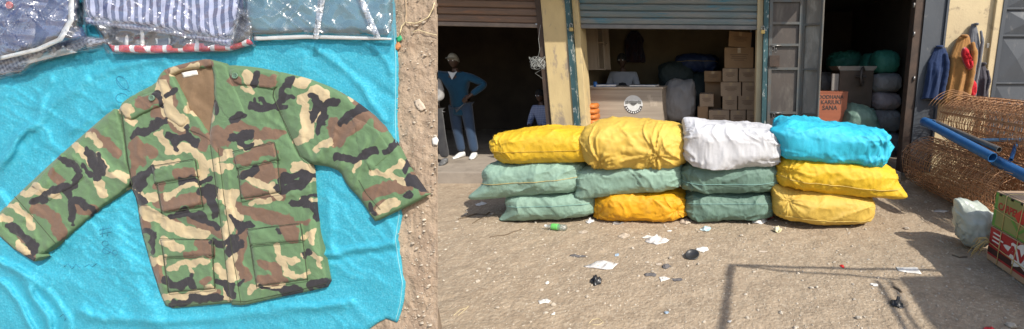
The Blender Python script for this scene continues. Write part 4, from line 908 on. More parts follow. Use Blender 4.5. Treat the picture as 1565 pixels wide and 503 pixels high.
# ------------------------------------------------------------------ BLUE PIPE FRAME resting on the rolls
pf = thing('pipe_frame', at(1500, 235, 4.3), 'blue painted steel pipe frame with open ends lying on the mesh rolls', 'pipe frame')
MB().pipe(at(1417, 188, 5.1), at(1517, 241, 4.05), 0.050, 0.043, 24).build('pipe', BLUEP, pf, smooth=False)
MB().pipe(at(1426, 186, 5.15), at(1527, 229, 4.10), 0.031, 0.025, 20).build('pipe', STEEL, pf)
MB().pipe(at(1522, 246, 4.22), at(1600, 286, 3.6), 0.056, 0.048, 24).build('pipe', BLUEP, pf)
MB().pipe(at(1492, 214, 4.6), at(1600, 214, 4.2), 0.020, 0.015, 16).build('rail', mat('pale_blue_pipe', (0.30, 0.40, 0.48), (0.12, 0.25, 0.4), 12, 0.4, 0.3), pf)
MB().pipe(at(1555, 214, 4.4), at(1545, 244, 4.1), 0.019, 0.014, 16).build('strut', BLUEP, pf)
MB().pipe(at(1412, 186, 5.2), at(1424, 190, 5.05), 0.056, 0.0505, 20).build('collar', BLUEP, pf)

# ------------------------------------------------------------------ CARTONS tied with twine
def text(name, s, size, m, M, parent, ext=0.0006, sx=1.0, bold=0.0):
    cu = bpy.data.curves.new(name, 'FONT'); cu.body = s; cu.size = size; cu.align_x = 'CENTER'; cu.align_y = 'CENTER'; cu.extrude = ext; cu.resolution_u = 3; cu.offset = bold
    to = bpy.data.objects.new('tmp', cu); COL.objects.link(to); dg = bpy.context.evaluated_depsgraph_get()
    me = bpy.data.meshes.new_from_object(to.evaluated_get(dg)); bpy.data.objects.remove(to)
    me.transform(Matrix.Diagonal((sx, 1, 1, 1)))
    V = [M @ v.co for v in me.vertices]; F = [list(p_.vertices) for p_ in me.polygons]
    return obj(name, V, F, m, parent, smooth=False)
GRNC = mat('green_carton_print', (0.10, 0.28, 0.05), (0.085, 0.24, 0.045), 8, 0.6, bump=0.2); REDC = mat('red_carton_print', (0.38, 0.025, 0.03), (0.32, 0.02, 0.025), 8, 0.6, bump=0.2)
BX = 2.31; BY0, BY1 = 2.55, 3.36
def carton(name, label, z0, z1, m, side):
    t = thing(name, (BX+0.24, (BY0+BY1)/2, z0), label, 'carton', 'cartons tied with twine at the right edge')
    bm_ = MB().box((BX, BY0, z0), (BX+0.48, BY1, z1), 0.008); bm_.build('box', CARD2, t)
    return t
c1 = carton('carton', 'red printed carton standing on the ground under the green one', 0.004, 0.305, REDC, 0)
MB().box((BX-0.0025, BY0+0.01, 0.055), (BX-0.0005, BY1-0.006, 0.296)).build('red_print', REDC, c1)
MB().box((BX-0.0045, BY0+0.01, 0.075), (BX-0.0030, BY1-0.006, 0.125)).build('dark_band', mat('dark_band', (0.05, 0.02, 0.02), None, 10, 0.6), c1)
c2 = carton('carton', 'green printed carton on top of the red one at right edge', 0.310, 0.612, GRNC, 0)
MB().box((BX-0.0025, BY0+0.01, 0.316), (BX-0.0005, BY1-0.008, 0.604)).build('green_print', GRNC, c2)
MB().box((BX-0.0045, BY1-0.40, 0.330), (BX-0.0030, BY1-0.045, 0.598)).build('kraft_panel', mat('olive_kraft', (0.26, 0.27, 0.10), (0.22, 0.22, 0.08), 9, 0.7), c2)
MX = Matrix(((0, 0, -1, 0), (-1, 0, 0, 0), (0, 1, 0, 0), (0, 0, 0, 1)))     # text plane facing -X
def side(y, z, dx=0.006): return Matrix.Translation((BX-dx, y, z)) @ MX
text('lettering', 'CARPELA', 0.085, REDC, side(BY1-0.20, 0.50), c2, 0.001, 0.8, 0.002)
MB().prism([(BX-0.006, BY1-0.33+y, 0.49+z) for y, z in ((0, 0.07), (0.075, 0), (0, -0.07), (-0.075, 0))], (-0.0015, 0, 0)).build('diamond_mark', mat('red_diamond', (0.55, 0.04, 0.03), None, 9, 0.6), c2)
MB().prism([(BX-0.006, BY1-0.33+y, 0.415+z) for y, z in ((0.10, 0.05), (0, -0.035), (-0.10, 0.05), (-0.10, 0.02), (0, -0.06), (0.10, 0.02))], (-0.0015, 0, 0)).build('chevron_mark', GRNC, c2)
spl = []
for i in range(40):
    a = 2*math.pi*i/40; k = 1+0.16*math.sin(a*9)+0.08*math.sin(a*5+1); spl.append((BX-0.006, BY1-0.40+0.175*k*math.cos(a), 0.195+0.088*k*math.sin(a)))
MB().prism(spl, (-0.0012, 0, 0)).build('splash_mark', WHITE, c1)
text('lettering', 'AVA', 0.125, REDC, side(BY1-0.40, 0.195, 0.009), c1, 0.001, 1.25, 0.006)
for k, w_ in enumerate((0.09, 0.13, 0.10)): MB().box((BX-0.0065, BY1-0.05-w_, 0.255-k*0.034), (BX-0.0052, BY1-0.05, 0.267-k*0.034)).build('small_print', WHITE, c1)
# twine round both
def loop_x(y, z0, z1): return [(BX-0.009, y, z0), (BX-0.009, y, z1), (BX+0.03, y, z1+0.009), (BX+0.45, y, z1+0.009), (BX+0.489, y, z1), (BX+0.489, y, z0)]
for (zt, z0, tt) in ((0.305, 0.02, c1), (0.612, 0.32, c2)):
    tw = MB()
    for y in (BY1-0.14, BY1-0.33, BY1-0.55): tw.tube([Vector(p)+Vector((0, 0.012*math.sin(i*2+y*9), 0)) for i, p in enumerate(loop_x(y, z0, zt-0.004))], 0.0035, 6)
    zm = (z0+zt)/2; tw.tube([(BX+0.45, BY1+0.007, zm), (BX+0.01, BY1+0.008, zm+0.005), (BX-0.011, BY1-0.02, zm), (BX-0.012, BY1-0.4, zm-0.03), (BX-0.011, BY0+0.02, zm-0.05)], 0.0035, 6)
    tw.build('twine', TWINE, tt, smooth=True)
tw = MB(); rd = random.Random(4); kp = Vector((BX-0.02, BY1-0.05, 0.17))
for k in range(14):
    d = Vector((rd.uniform(-0.16, -0.04), rd.uniform(0.0, 0.14), rd.uniform(-0.12, 0.03))); tw.tube([kp, kp+d*0.4+Vector((0, 0, 0.03)), kp+d*0.8, kp+d+Vector((0, 0, -0.05))], 0.0025, 5)
tw.build('twine_ends', TWINE, c1, smooth=True)
for y in (BY1-0.06, BY1-0.2, BY1-0.31): MB().box((BX-0.0045, y-0.025, 0.585), (BX-0.0028, y+0.01, 0.606)).build('vent_hole', INK, c2)
MB().box((BX+0.02, BY0+0.02, 0.6125), (BX+0.225, BY1-0.02, 0.616)).build('flap', CARD2, c2); MB().box((BX+0.24, BY0+0.02, 0.6125), (BX+0.46, BY1-0.02, 0.617)).build('flap', TAPE, c2)
BAGF = mat('cloudy_white_plastic', (0.46, 0.49, 0.44), (0.36, 0.40, 0.34), 9, 0.35, bump=0.6, bscale=30, bdist=0.01, spec=0.5)
sack('plastic_bag', 'cloudy white plastic bag slumped against the cartons', BAGF, 2.18, 2.50, 0.0, 0.42, 3.62, 0.40, pr=1.9, q=1.9, seed=51, wr=0.034, ears=[(-0.8, -0.1, 0.8, -0.10, 0.02, 0.12, 1.6)], cat='bag', group=None, nu=70, nv=60)

# ------------------------------------------------------------------ COATS on the wall
def coat(name, label, m, px0, px1, py0, py1, lean=0.0, seed=1, top=0.35, depth=0.16, Y=FY, extra=None, folds=7):
    a = at(px0, (py0+py1)/2, Y-0.06); b = at(px1, (py0+py1)/2, Y-0.06); zt = at(px0, py0, Y-0.06).z; zb = at(px0, py1, Y-0.06).z
    W = b.x-a.x; cx = (a.x+b.x)/2; nu, nv = 60, 64; V = []; F = []
    for i in range(nu):
        v = i/(nu-1); wv = W*(top+(1-top)*min(1, v*3.2)**0.7)/2 if v < 0.33 else W/2*(1+0.06*math.sin(v*5+seed)); dv = depth*(0.4+0.6*min(1, v*2.2))
        for j in range(nv):
            an = 2*math.pi*j/nv; f = 1+0.17*math.sin(an*folds+seed+1.6*math.sin(v*3+seed))*min(1, v*2)+0.06*math.sin(an*folds*2.3+v*6)
            x = cx+lean*(v-0.5)+wv*math.cos(an)*(1+0.05*math.sin(v*9+an)); y = Y-0.02-dv/2*0.9+dv/2*f*math.sin(an)
            V.append((x, min(y, Y-0.012), zt+(zb-zt)*v+0.012*math.sin(an*3+seed)*v))
    for i in range(nu-1):
        for j in range(nv): F.append((i*nv+j, i*nv+(j+1) % nv, (i+1)*nv+(j+1) % nv, (i+1)*nv+j))
    F.append(tuple(range(nv))[::-1]); F.append(tuple(range((nu-1)*nv, nu*nv)))
    t = thing(name, (cx, Y-0.06, zb), label, 'coat', 'clothes hung on the wall'); obj('cloth', V, F, m, t)
    # a sleeve hanging in front
    sx = cx+W*0.27; pts = [Vector((sx, Y-depth*0.75, zt-0.10)), Vector((sx+0.02, Y-depth*0.98, zt-0.25)), Vector((sx+0.01, Y-depth*1.0, zt+(zb-zt)*0.62)), Vector((sx-0.01, Y-depth*0.95, zt+(zb-zt)*0.93))]
    pp = [pts[0].lerp(pts[1], k/6) for k in range(6)]+[pts[1].lerp(pts[2], k/8) for k in range(8)]+[pts[2].lerp(pts[3], k/8) for k in range(9)]
    MB().tube(pp, [W*0.10*(0.7+0.5*min(1, k/6))*(1+0.09*math.sin(k*1.7)) for k in range(len(pp))], 14).build('sleeve', m, t, smooth=True)
    MB().tube([Vector((cx-W*top*0.42+W*top*0.84*k/8, Y-depth*0.5-0.03*math.sin(math.pi*k/8), zt-0.012)) for k in range(9)], 0.018, 8).build('collar', m, t, smooth=True)
    return t
def cloth(name, c, c2): return mat(name, c, c2, 9, 0.9, bump=0.6, bscale=22, bdist=0.012, spec=0.15, sheen=0.2)
coat('jacket', 'dark blue work jacket hanging at the left of the wall', cloth('blue_drill', (0.018, 0.035, 0.095), (0.013, 0.026, 0.07)), 1414, 1446, 70, 151, seed=2, lean=-0.05)
coat('jacket', 'grey hooded jacket hanging highest on the wall', cloth('grey_fleece', (0.15, 0.155, 0.17), (0.10, 0.105, 0.12)), 1472, 1494, 36, 152, seed=5, top=0.2, lean=0.03)
coat('coat', 'long mustard brown coat hanging between the blue and grey jackets', cloth('mustard_wool', (0.33, 0.165, 0.05), (0.26, 0.125, 0.04)), 1445, 1483, 54, 158, seed=9, top=0.3, depth=0.22, lean=-0.06)
coat('jacket', 'dark charcoal garment hanging rightmost, beside the black door', cloth('charcoal_cloth', (0.055, 0.05, 0.06), (0.04, 0.036, 0.045)), 1488, 1508, 96, 150, seed=12, top=0.4, lean=0.05)
def rag(name, label, m, pts, Y, th=0.03, cat='cloth'):
    V = [at(x, y, Y) for x, y in smooth_poly(pts, 1)]; n = len(V); c = sum(V, Vector())/n; mb = MB(); L_ = [V, [p.lerp(c, 0.25)+Vector((0, -th, 0)) for p in V], [p.lerp(c, 0.6)+Vector((0, -th*1.2*(0.7+0.5*math.sin(i*1.9)), 0)) for i, p in enumerate(V)]]
    vs = [p for l in L_ for p in l]+[c+Vector((0, -th, 0))]; F = []
    for l in range(2):
        for i in range(n): F.append((l*n+i, l*n+(i+1) % n, (l+1)*n+(i+1) % n, (l+1)*n+i))
    for i in range(n): F.append((2*n+i, 2*n+(i+1) % n, 3*n))
    F.append(tuple(range(n))[::-1])
    return tag(mb.add(vs, F).build(name, m, smooth=True), label, cat)
REDCL = cloth('red_cloth', (0.55, 0.02, 0.03), (0.42, 0.012, 0.02))
rag('red_scarf', 'bright red cloth draped over the brown coat shoulder', REDCL, [(1470, 74), (1477, 71), (1480, 82), (1486, 92), (1487, 106), (1480, 108), (1473, 99), (1468, 84)], FY-0.24, 0.05, 'scarf')
rag('red_cloth', 'small red cloth hanging low on the grey jacket', REDCL, [(1482, 126), (1489, 122), (1493, 128), (1492, 146), (1484, 150), (1480, 140)], FY-0.18, 0.03)

# ------------------------------------------------------------------ SHOP TWO
ct = thing('shop_counter', (fx(950), FY+0.85, 0.15), 'grey wood laminate shop counter with round emblem', 'counter')
CY = FY+0.55; cl, cr_ = at(888, 150, CY).x, at(1012, 150, CY).x; ctop = at(950, 133, CY).z
MB().box((cl, CY, 0.15), (cr_, CY+0.03, ctop-0.03)).build('front_panel', WOODG, ct)
MB().box((cr_-0.03, CY+0.031, 0.15), (cr_, CY+0.6, ctop-0.03)).build('side_panel', WOODG, ct)
MB().box((cl-0.02, CY-0.02, ctop-0.029), (cr_+0.02, CY+0.62, ctop), 0.004).build('top', WOODG, ct)
ec = at(968, 160, CY); er = 0.145
MB().lathe([(er, 0), (er, 0.002)], (0, 0, 0), 40, Matrix.Translation((ec.x, CY-0.001, ec.z)) @ Matrix.Rotation(R(90), 4, 'X')).build('emblem_disc', WHITE, ct)
ring = [(ec.x+er*0.99*math.cos(a), CY-0.0045, ec.z+er*0.99*math.sin(a)) for a in np.linspace(R(190), R(350), 24)]+[(ec.x+er*0.70*math.cos(a), CY-0.0045, ec.z+er*0.70*math.sin(a)) for a in np.linspace(R(350), R(190), 24)]
V = ring; n_ = 24; MB().add(V, [(i, i+1, 47-i-1, 47-i) for i in range(23)]).build('emblem_band', INK, ct)
eh = MB()
for s_ in (-1, 1):
    eh.prism([(ec.x+s_*x, CY-0.0045, ec.z+z) for x, z in ((0.125, 0.055), (0.075, 0.065), (0.075, 0.015), (0.125, 0.01))][::s_], (0, -0.002, 0))
eh.prism([(ec.x+x, CY-0.0045, ec.z+z) for x, z in ((-0.073, 0.055), (-0.02, 0.062), (0.03, 0.056), (0.073, 0.055), (0.073, 0.03), (0.04, 0.005), (0.01, -0.018), (-0.02, -0.012), (-0.05, 0.012), (-0.073, 0.025))], (0, -0.0015, 0))
eh.build('emblem_hands', mat('grey_print', (0.22, 0.22, 0.21), None, 20, 0.7), ct)
fl_ = MB()
for k in range(4): fl_.tube([(ec.x-0.03+k*0.02, CY-0.0085, ec.z+0.035), (ec.x-0.015+k*0.02, CY-0.0085, ec.z-0.002+0.004*k)], 0.003, 5)
fl_.build('emblem_lines', INK, ct)
eb = MB()
for k in range(9):
    a = R(205+k*16); eb.box((-0.009, 0, -0.012), (0.009, 0.0012, 0.012), 0, Matrix.Translation((ec.x+er*0.845*math.cos(a), CY-0.007, ec.z+er*0.845*math.sin(a))) @ Matrix.Rotation(-(a+R(90)), 4, 'Y'))
eb.build('emblem_lettering', WHITE, ct)
for (px, py, s_) in ((995, 152, 0.06), (1000, 159, 0.09), (992, 147, 0.05)):
    p = at(px, py, CY); MB().box((p.x-s_*0.7, CY-0.004, p.z-s_*0.45), (p.x+s_*0.5, CY-0.0012, p.z+s_*0.45)).build('sticker', PAPERB, ct)
tz = ctop+0.002
def book(x, y, w_, d, h, a, m, label):
    M_ = Matrix.Translation((x, y, tz)) @ Matrix.Rotation(a, 4, 'Z'); t = thing('ledger', (x, y, tz), label, 'book'); MB().box((-w_/2, -d/2, 0), (w_/2, d/2, h*0.15), 0, M_).box((-w_/2, -d/2, h*0.85), (w_/2, d/2, h), 0, M_).build('cover', m, t); MB().box((-w_/2+0.005, -d/2+0.004, h*0.16), (w_/2-0.004, d/2-0.004, h*0.84), 0, M_).build('pages', PAPER, t)
book(at(925, 130, CY+0.2).x, CY+0.2, 0.34, 0.24, 0.035, 0.2, mat('blue_cover', (0.03, 0.09, 0.24), None, 9, 0.6), 'blue ledger on the counter in front of seated man')
book(at(985, 130, CY+0.22).x, CY+0.22, 0.42, 0.26, 0.03, -0.1, mat('dark_cover', (0.03, 0.05, 0.09), None, 9, 0.6), 'dark ledger on the counter above the emblem')
book(at(900, 130, CY+0.14).x, CY+0.14, 0.22, 0.16, 0.015, 0.05, PAPER, 'white notebook at the left end of the counter')
p = at(910, 133, CY+0.08); tag(MB().lathe([(0.028, 0), (0.03, 0.005), (0.03, 0.06), (0.026, 0.066), (0.026, 0.075)], (p.x, CY+0.08, tz), 18).build('ink_pot', mat('blue_plastic', (0.03, 0.14, 0.42), None, 9, 0.4), smooth=True), 'small blue cylindrical pot on the counter left end', 'pot')
cb = thing('wall_cabinet', (at(903, 75, FY+1.2).x, FY+1.3, at(903, 107, FY+1.1).z), 'pale wood wall cabinet with open side above the counter', 'cabinet')
wx0, wx1, wx2 = at(882, 75, FY+0.9).x, at(912, 75, FY+0.9).x, at(923, 75, FY+0.9).x; wz0, wz1 = at(900, 107, FY+0.9).z, at(900, 20, FY+0.9).z
MB().box((wx0, FY+0.9, wz0), (wx1, FY+0.918, wz1)).build('door', WOODV, cb); MB().box((wx0, FY+0.92, wz0), (wx2, FY+1.25, wz0+0.02)).build('bottom', WOODV, cb); MB().box((wx0, FY+1.252, wz0), (wx2, FY+1.27, wz1)).build('back', WOODV, cb); MB().box((wx1+0.002, FY+0.92, wz0+0.022), (wx1+0.02, FY+1.25, wz1)).build('side', WOODV, cb); MB().box((wx2-0.015, FY+0.92, wz0+0.022), (wx2, FY+0.94, wz1)).build('edge_strip', WOODV, cb)
MB().box((wx1+0.021, FY+0.93, (wz0+wz1)/2-0.02), (wx2-0.016, FY+1.2, (wz0+wz1)/2)).build('shelf', WOODV, cb)
# orange folded goods piled left of the counter
ORNG = mat('orange_plastic', (0.52, 0.17, 0.035), (0.45, 0.14, 0.03), 8, 0.5, bump=0.4)
ol = ['topmost orange folded bundle by the counter', 'second orange folded bundle from the top by the counter', 'third orange folded bundle from the top by the counter', 'lowest orange folded bundle by the counter']
for k in range(4):
    xa_, xb_ = at(886, 160, FY+0.38).x, at(914, 160, FY+0.38).x; z_ = at(900, 157+k*8, FY+0.38).z
    sack('folded_bundle', ol[k], ORNG, xa_, xb_, z_-0.10, z_, FY+0.38, 0.3, pr=4, q=2.4, seed=60+k, wr=0.006, nu=40, nv=32, cat='bundle', group='orange folded bundles by the counter')
bz = at(900, 157+24, FY+0.38).z-0.10
tag(MB().box((at(886, 160, FY+0.38).x, FY+0.25, 0.155), (at(914, 160, FY+0.38).x, FY+0.5, bz+0.012), 0.006).build('crate', CARD), 'brown carton beneath the orange bundles', 'carton')
# cartons stacked on the right of shop two
def plain_carton(px0, px1, py0, py1, Y, label, m=CARD, rot=0.0, zb=None, d=0.4):
    a = at(px0, (py0+py1)/2, Y); b = at(px1, (py0+py1)/2, Y); z1 = at(px0, py0, Y).z; z0 = at(px0, py1, Y).z if zb is None else zb
    t = thing('carton', ((a.x+b.x)/2, Y+d/2, z0), label, 'carton', 'cartons stacked in the middle shop'); cx = (a.x+b.x)/2; W = b.x-a.x
    M_ = Matrix.Translation((cx, Y, z0)) @ Matrix.Rotation(rot, 4, 'Y')
    MB().box((-W/2+0.004, 0, 0.0), (W/2-0.004, d, z1-z0-0.006), 0.006, M_).build('box', m, t); H = z1-z0
    pr_ = MB()
    for k, (w_, z_) in enumerate(((0.62, 0.62), (0.5, 0.53), (0.56, 0.45), (0.36, 0.36))): pr_.box((-W*w_/2, -0.003, H*z_), (W*w_/2, -0.0008, H*(z_+0.035)), 0, M_)
    pr_.build('print', INKF, t); MB().box((-0.025, -0.0022, H*0.72), (0.025, -0.0008, H-0.012), 0, M_).build('tape', TAPE, t); return t
YC = FY+0.95
rows = [(168, 193, ((1083, 1115), (1116, 1140), (1141, 1164))), (146, 168, ((1104, 1127), (1128, 1157))), (125, 147, ((1101, 1133), (1134, 1160))), (104, 125, ((1104, 1128), (1129, 1158)))]
nm_r = ['bottom row', 'second row from the bottom', 'third row from the bottom', 'fourth row from the bottom']
zprev = None
for r_, (y0, y1, cs) in enumerate(rows):
    for k, (a, b) in enumerate(cs):
        pos = 'left' if k == 0 else ('right' if k == len(cs)-1 else 'middle')
        plain_carton(a, b, y0, y1, YC, 'pale carton at the %s of the %s in the shop' % (pos, nm_r[r_]), CARD2)
plain_carton(1107, 1152, 72, 104, YC, 'large taped brown carton near the top of the carton stack', CARD)
plain_carton(1113, 1148, 48, 72, YC, 'tilted brown carton at the very top of the stack', CARD, R(4))
plain_carton(1069, 1091, 143, 163, YC+0.1, 'small pale carton standing apart left of the stack', CARD2)
zlow = at(1080, 163, YC+0.1).z
tag(MB().box((at(1066, 160, YC+0.1).x, YC+0.1, 0.155), (at(1082, 160, YC+0.1).x, YC+0.5, zlow), 0.008).build('crate', CARD), 'dim carton beneath the small pale carton', 'carton')
plain_carton(1076, 1103, 108, 125, YC+0.35, 'dim brown carton behind the stack, upper left', CARD)
zl2 = at(1080, 125, YC+0.35).z; tag(MB().box((at(1077, 160, YC+0.35).x, YC+0.52, 0.155), (at(1102, 160, YC+0.35).x, YC+0.75, zl2), 0.008).build('crate', CARD), 'tall dim carton far behind the stack', 'carton')
# bottom row stands on a pallet
tag(MB().box((at(1080, 193, YC).x, YC-0.02, 0.155), (at(1165, 193, YC).x, YC+0.45, at(1080, 193, YC).z+0.002), 0.005).build('pallet', WOODG), 'low wooden base under the carton stack', 'pallet')
gk = dict(cat='sack', group='dim sacks inside the shops', nu=90, nv=70, wr=0.024, pr=3.0, q=2.5)
def dsack(label, m, px0, px1, py0, py1, Y, D=0.5, seed=1, z0=None, **k):
    a = at(px0, py1, Y); b = at(px1, py0, Y); q = dict(gk); q.update(k)
    return sack('sack', label, m, a.x, b.x, a.z if z0 is None else z0, b.z, Y+D/2, D, seed=seed, **q)
dsack('grey sack leaning behind the counter end', S_GREY, 1012, 1062, 122, 190, FY+1.0, 0.5, 71, ears=[(0.9, -0.5, 0.9, 0.06, 0, 0.10, 2.5)], pr=3)
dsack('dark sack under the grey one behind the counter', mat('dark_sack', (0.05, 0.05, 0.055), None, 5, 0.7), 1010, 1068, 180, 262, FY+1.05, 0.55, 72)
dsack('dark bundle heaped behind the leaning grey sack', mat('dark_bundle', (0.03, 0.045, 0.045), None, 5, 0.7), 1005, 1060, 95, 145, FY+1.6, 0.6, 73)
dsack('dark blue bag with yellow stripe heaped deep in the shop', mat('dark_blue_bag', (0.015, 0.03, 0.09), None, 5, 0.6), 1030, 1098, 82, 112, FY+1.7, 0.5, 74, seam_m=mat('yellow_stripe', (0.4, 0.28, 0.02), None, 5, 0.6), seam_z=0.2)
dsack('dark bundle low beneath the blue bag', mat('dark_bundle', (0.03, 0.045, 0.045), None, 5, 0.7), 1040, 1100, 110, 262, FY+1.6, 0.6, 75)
coat('hung_clothes', 'dim dark clothes hanging on the back wall above the seated man', cloth('dim_cloth', (0.03, 0.03, 0.05), (0.05, 0.02, 0.02)), 955, 985, 48, 95, Y=8.58, seed=15)

# ------------------------------------------------------------------ SHOP THREE
sb_Y = FY+0.55; a = at(1243, 142, sb_Y); b = at(1292, 200, sb_Y)
bx = thing('wooden_box', ((a.x+b.x)/2, sb_Y+0.25, 0.15), 'red brown plywood box with hand painted black lettering', 'box')
MB().box((a.x, sb_Y, 0.15), (b.x, sb_Y+0.018, a.z), 0.002).build('front_board', SAND, bx); MB().box((a.x, sb_Y+0.019, 0.15), (a.x+0.018, sb_Y+0.5, a.z)).build('side_board', SAND, bx); MB().box((b.x-0.018, sb_Y+0.019, 0.15), (b.x, sb_Y+0.5, a.z)).build('side_board', SAND, bx); MB().box((a.x-0.005, sb_Y-0.005, a.z+0.001), (b.x+0.005, sb_Y+0.5, a.z+0.018)).build('lid', SAND, bx); MB().box((a.x+0.02, sb_Y+0.482, 0.15), (b.x-0.02, sb_Y+0.5, a.z)).build('back_board', SAND, bx)
for s_, px, py, sz in (('DODHANA', 1270, 148.5, 0.082), ('KARIUKI', 1270, 156.5, 0.092), ('SANA', 1268, 165, 0.098)):
    p = at(px, py, sb_Y); text('lettering', s_, sz, INK, Matrix.Translation((p.x, sb_Y-0.003, p.z)) @ Matrix.Rotation(R(90), 4, 'X'), bx, 0.0006, 0.92, 0.0016)
mY = FY+0.9; ml = thing('grinding_mill', (at(1305, 150, mY).x, mY+0.3, 0.15), 'dark wooden mill box with pale hopper rim and round wheel', 'mill')
a = at(1284, 108, mY); b = at(1331, 165, mY); WD = mat('dark_mill_wood', (0.10, 0.07, 0.05), (0.07, 0.05, 0.035), 6, 0.7)
for (q0, q1) in (((a.x, mY, 0.15), (b.x, mY+0.03, a.z)), ((a.x, mY+0.031, 0.15), (a.x+0.03, mY+0.5, a.z)), ((b.x-0.03, mY+0.031, 0.15), (b.x, mY+0.5, a.z)), ((a.x+0.031, mY+0.47, 0.15), (b.x-0.031, mY+0.5, a.z))): MB().box(q0, q1, 0.003).build('board', WD, ml)
RIM = mat('pale_hopper_board', (0.36, 0.33, 0.29), (0.28, 0.25, 0.22), 6, 0.7); cz = a.z
MB().prism([(a.x-0.06, mY-0.03, cz+0.07), (b.x+0.05, mY-0.03, cz+0.07), (b.x, mY+0.0, cz+0.002), (a.x, mY+0.0, cz+0.002)], (0, 0.02, 0)).build('hopper_side', RIM, ml)
MB().prism([(a.x-0.06, mY-0.005, cz+0.07), (a.x-0.06, mY+0.55, cz+0.07), (a.x, mY+0.5, cz+0.002), (a.x, mY-0.0, cz+0.002)], (0.02, 0, 0)).build('hopper_side', RIM, ml)
MB().prism([(a.x-0.03, mY+0.53, cz+0.07), (b.x+0.05, mY+0.53, cz+0.07), (b.x, mY+0.5, cz+0.002), (a.x, mY+0.5, cz+0.002)], (0, 0.02, 0)).build('hopper_side', RIM, ml)
MB().box((a.x-0.12, mY+0.03, 0.15), (a.x-0.002, mY+0.06, cz-0.05)).build('side_board', RIM, ml)
wc = at(1318, 117, mY-0.08); WH = mat('dark_wheel', (0.09, 0.075, 0.065), None, 8, 0.5, 0.3)
RX = Matrix.Translation(wc) @ Matrix.Rotation(R(62), 4, 'Z') @ Matrix.Rotation(R(90), 4, 'X')
whl = MB().tube([RX @ Vector((0.135*math.cos(t_), 0.135*math.sin(t_), 0)) for t_ in [2*math.pi*i/32 for i in range(32)]], 0.022, 10, closed=True).build('wheel', WH, ml, smooth=True)
sp_ = MB()
for k in range(4): sp_.tube([RX @ Vector((0, 0, 0)), RX @ Vector((0.13*math.cos(k*1.571), 0.13*math.sin(k*1.571), 0))], 0.012, 6)
sp_.tube([RX @ Vector((0, 0, -0.1)), RX @ Vector((0, 0, 0.06))], 0.022, 10); sp_.build('spokes', WH, whl)
dsack('pale green netted sack lying in the right doorway behind cyan sack', S_GRN_SHADE, 1290, 1348, 163, 218, FY+0.35, 0.6, 81, tilt=R(8), ears=[(1, -0.4, -0.2, 0.12, 0, -0.03, 2.5)], pr=3.2)
dsack('small green sack on the floor by the right door post', S_GRN_SHADE, 1322, 1366, 214, 252, FY+0.25, 0.5, 82)
for k, (py0, py1, lb) in enumerate(((112, 143, 'topmost white sack in the pile by the right doorway'), (141, 170, 'second white sack from the top in the pile by right doorway'), (168, 205, 'third white sack from the top in the pile by right doorway'), (203, 245, 'lowest white sack in the pile by the right doorway'))):
    dsack(lb, S_GREY if k != 1 else mat('pinkish_sack', (0.33, 0.27, 0.27), None, 5, 0.7), 1339, 1384, py0, py1, FY+0.75, 0.5, 84+k, wr=0.014, pr=3.5)
dsack('dark teal sack high in the right doorway above white ones', S_TEAL, 1338, 1382, 76, 114, FY+0.8, 0.5, 91, wr=0.016, pr=3)
dsack('teal sack behind the mill wheel', S_TEAL, 1318, 1348, 80, 140, FY+1.3, 0.5, 92, wr=0.016, pr=3)
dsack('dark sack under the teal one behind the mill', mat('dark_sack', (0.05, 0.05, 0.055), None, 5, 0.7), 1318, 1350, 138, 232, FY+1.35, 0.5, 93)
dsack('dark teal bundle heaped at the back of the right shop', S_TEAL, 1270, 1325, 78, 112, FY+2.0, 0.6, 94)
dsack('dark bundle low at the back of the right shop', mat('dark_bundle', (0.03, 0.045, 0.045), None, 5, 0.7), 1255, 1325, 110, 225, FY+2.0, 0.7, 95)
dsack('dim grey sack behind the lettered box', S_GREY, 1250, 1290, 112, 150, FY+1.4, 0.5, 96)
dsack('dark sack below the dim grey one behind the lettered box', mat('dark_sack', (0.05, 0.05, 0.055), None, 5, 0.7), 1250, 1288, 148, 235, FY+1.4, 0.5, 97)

# ------------------------------------------------------------------ PEOPLE
def skin(name, J, E, m, parent, T, sub=2, branch=None):
    """J: {key: (x, y, z, r) or (x, y, z, rx, ry)}; E: edges; grown with a Skin modifier"""
    keys = list(J); me = bpy.data.meshes.new('tmp'); me.from_pydata([J[k][:3] for k in keys], [(keys.index(a), keys.index(b)) for a, b in E], [])
    o = bpy.data.objects.new('tmp', me); COL.objects.link(o); o.modifiers.new('s', 'SKIN').use_smooth_shade = True
    for i, k in enumerate(keys):
        sv = me.skin_vertices[0].data[i]; r = J[k][3]; sv.radius = (r, J[k][4] if len(J[k]) > 4 else r); sv.use_root = (i == 0)
    sm = o.modifiers.new('u', 'SUBSURF'); sm.levels = sub; sm.render_levels = sub
    dg = bpy.context.evaluated_depsgraph_get(); ev = bpy.data.meshes.new_from_object(o.evaluated_get(dg))
    V = [T @ v.co for v in ev.vertices]; F = [list(p_.vertices) for p_ in ev.polygons]; bpy.data.objects.remove(o)
    return obj(name, V, F, m, parent)
def chain(*k): return [(k[i], k[i+1]) for i in range(len(k)-1)]
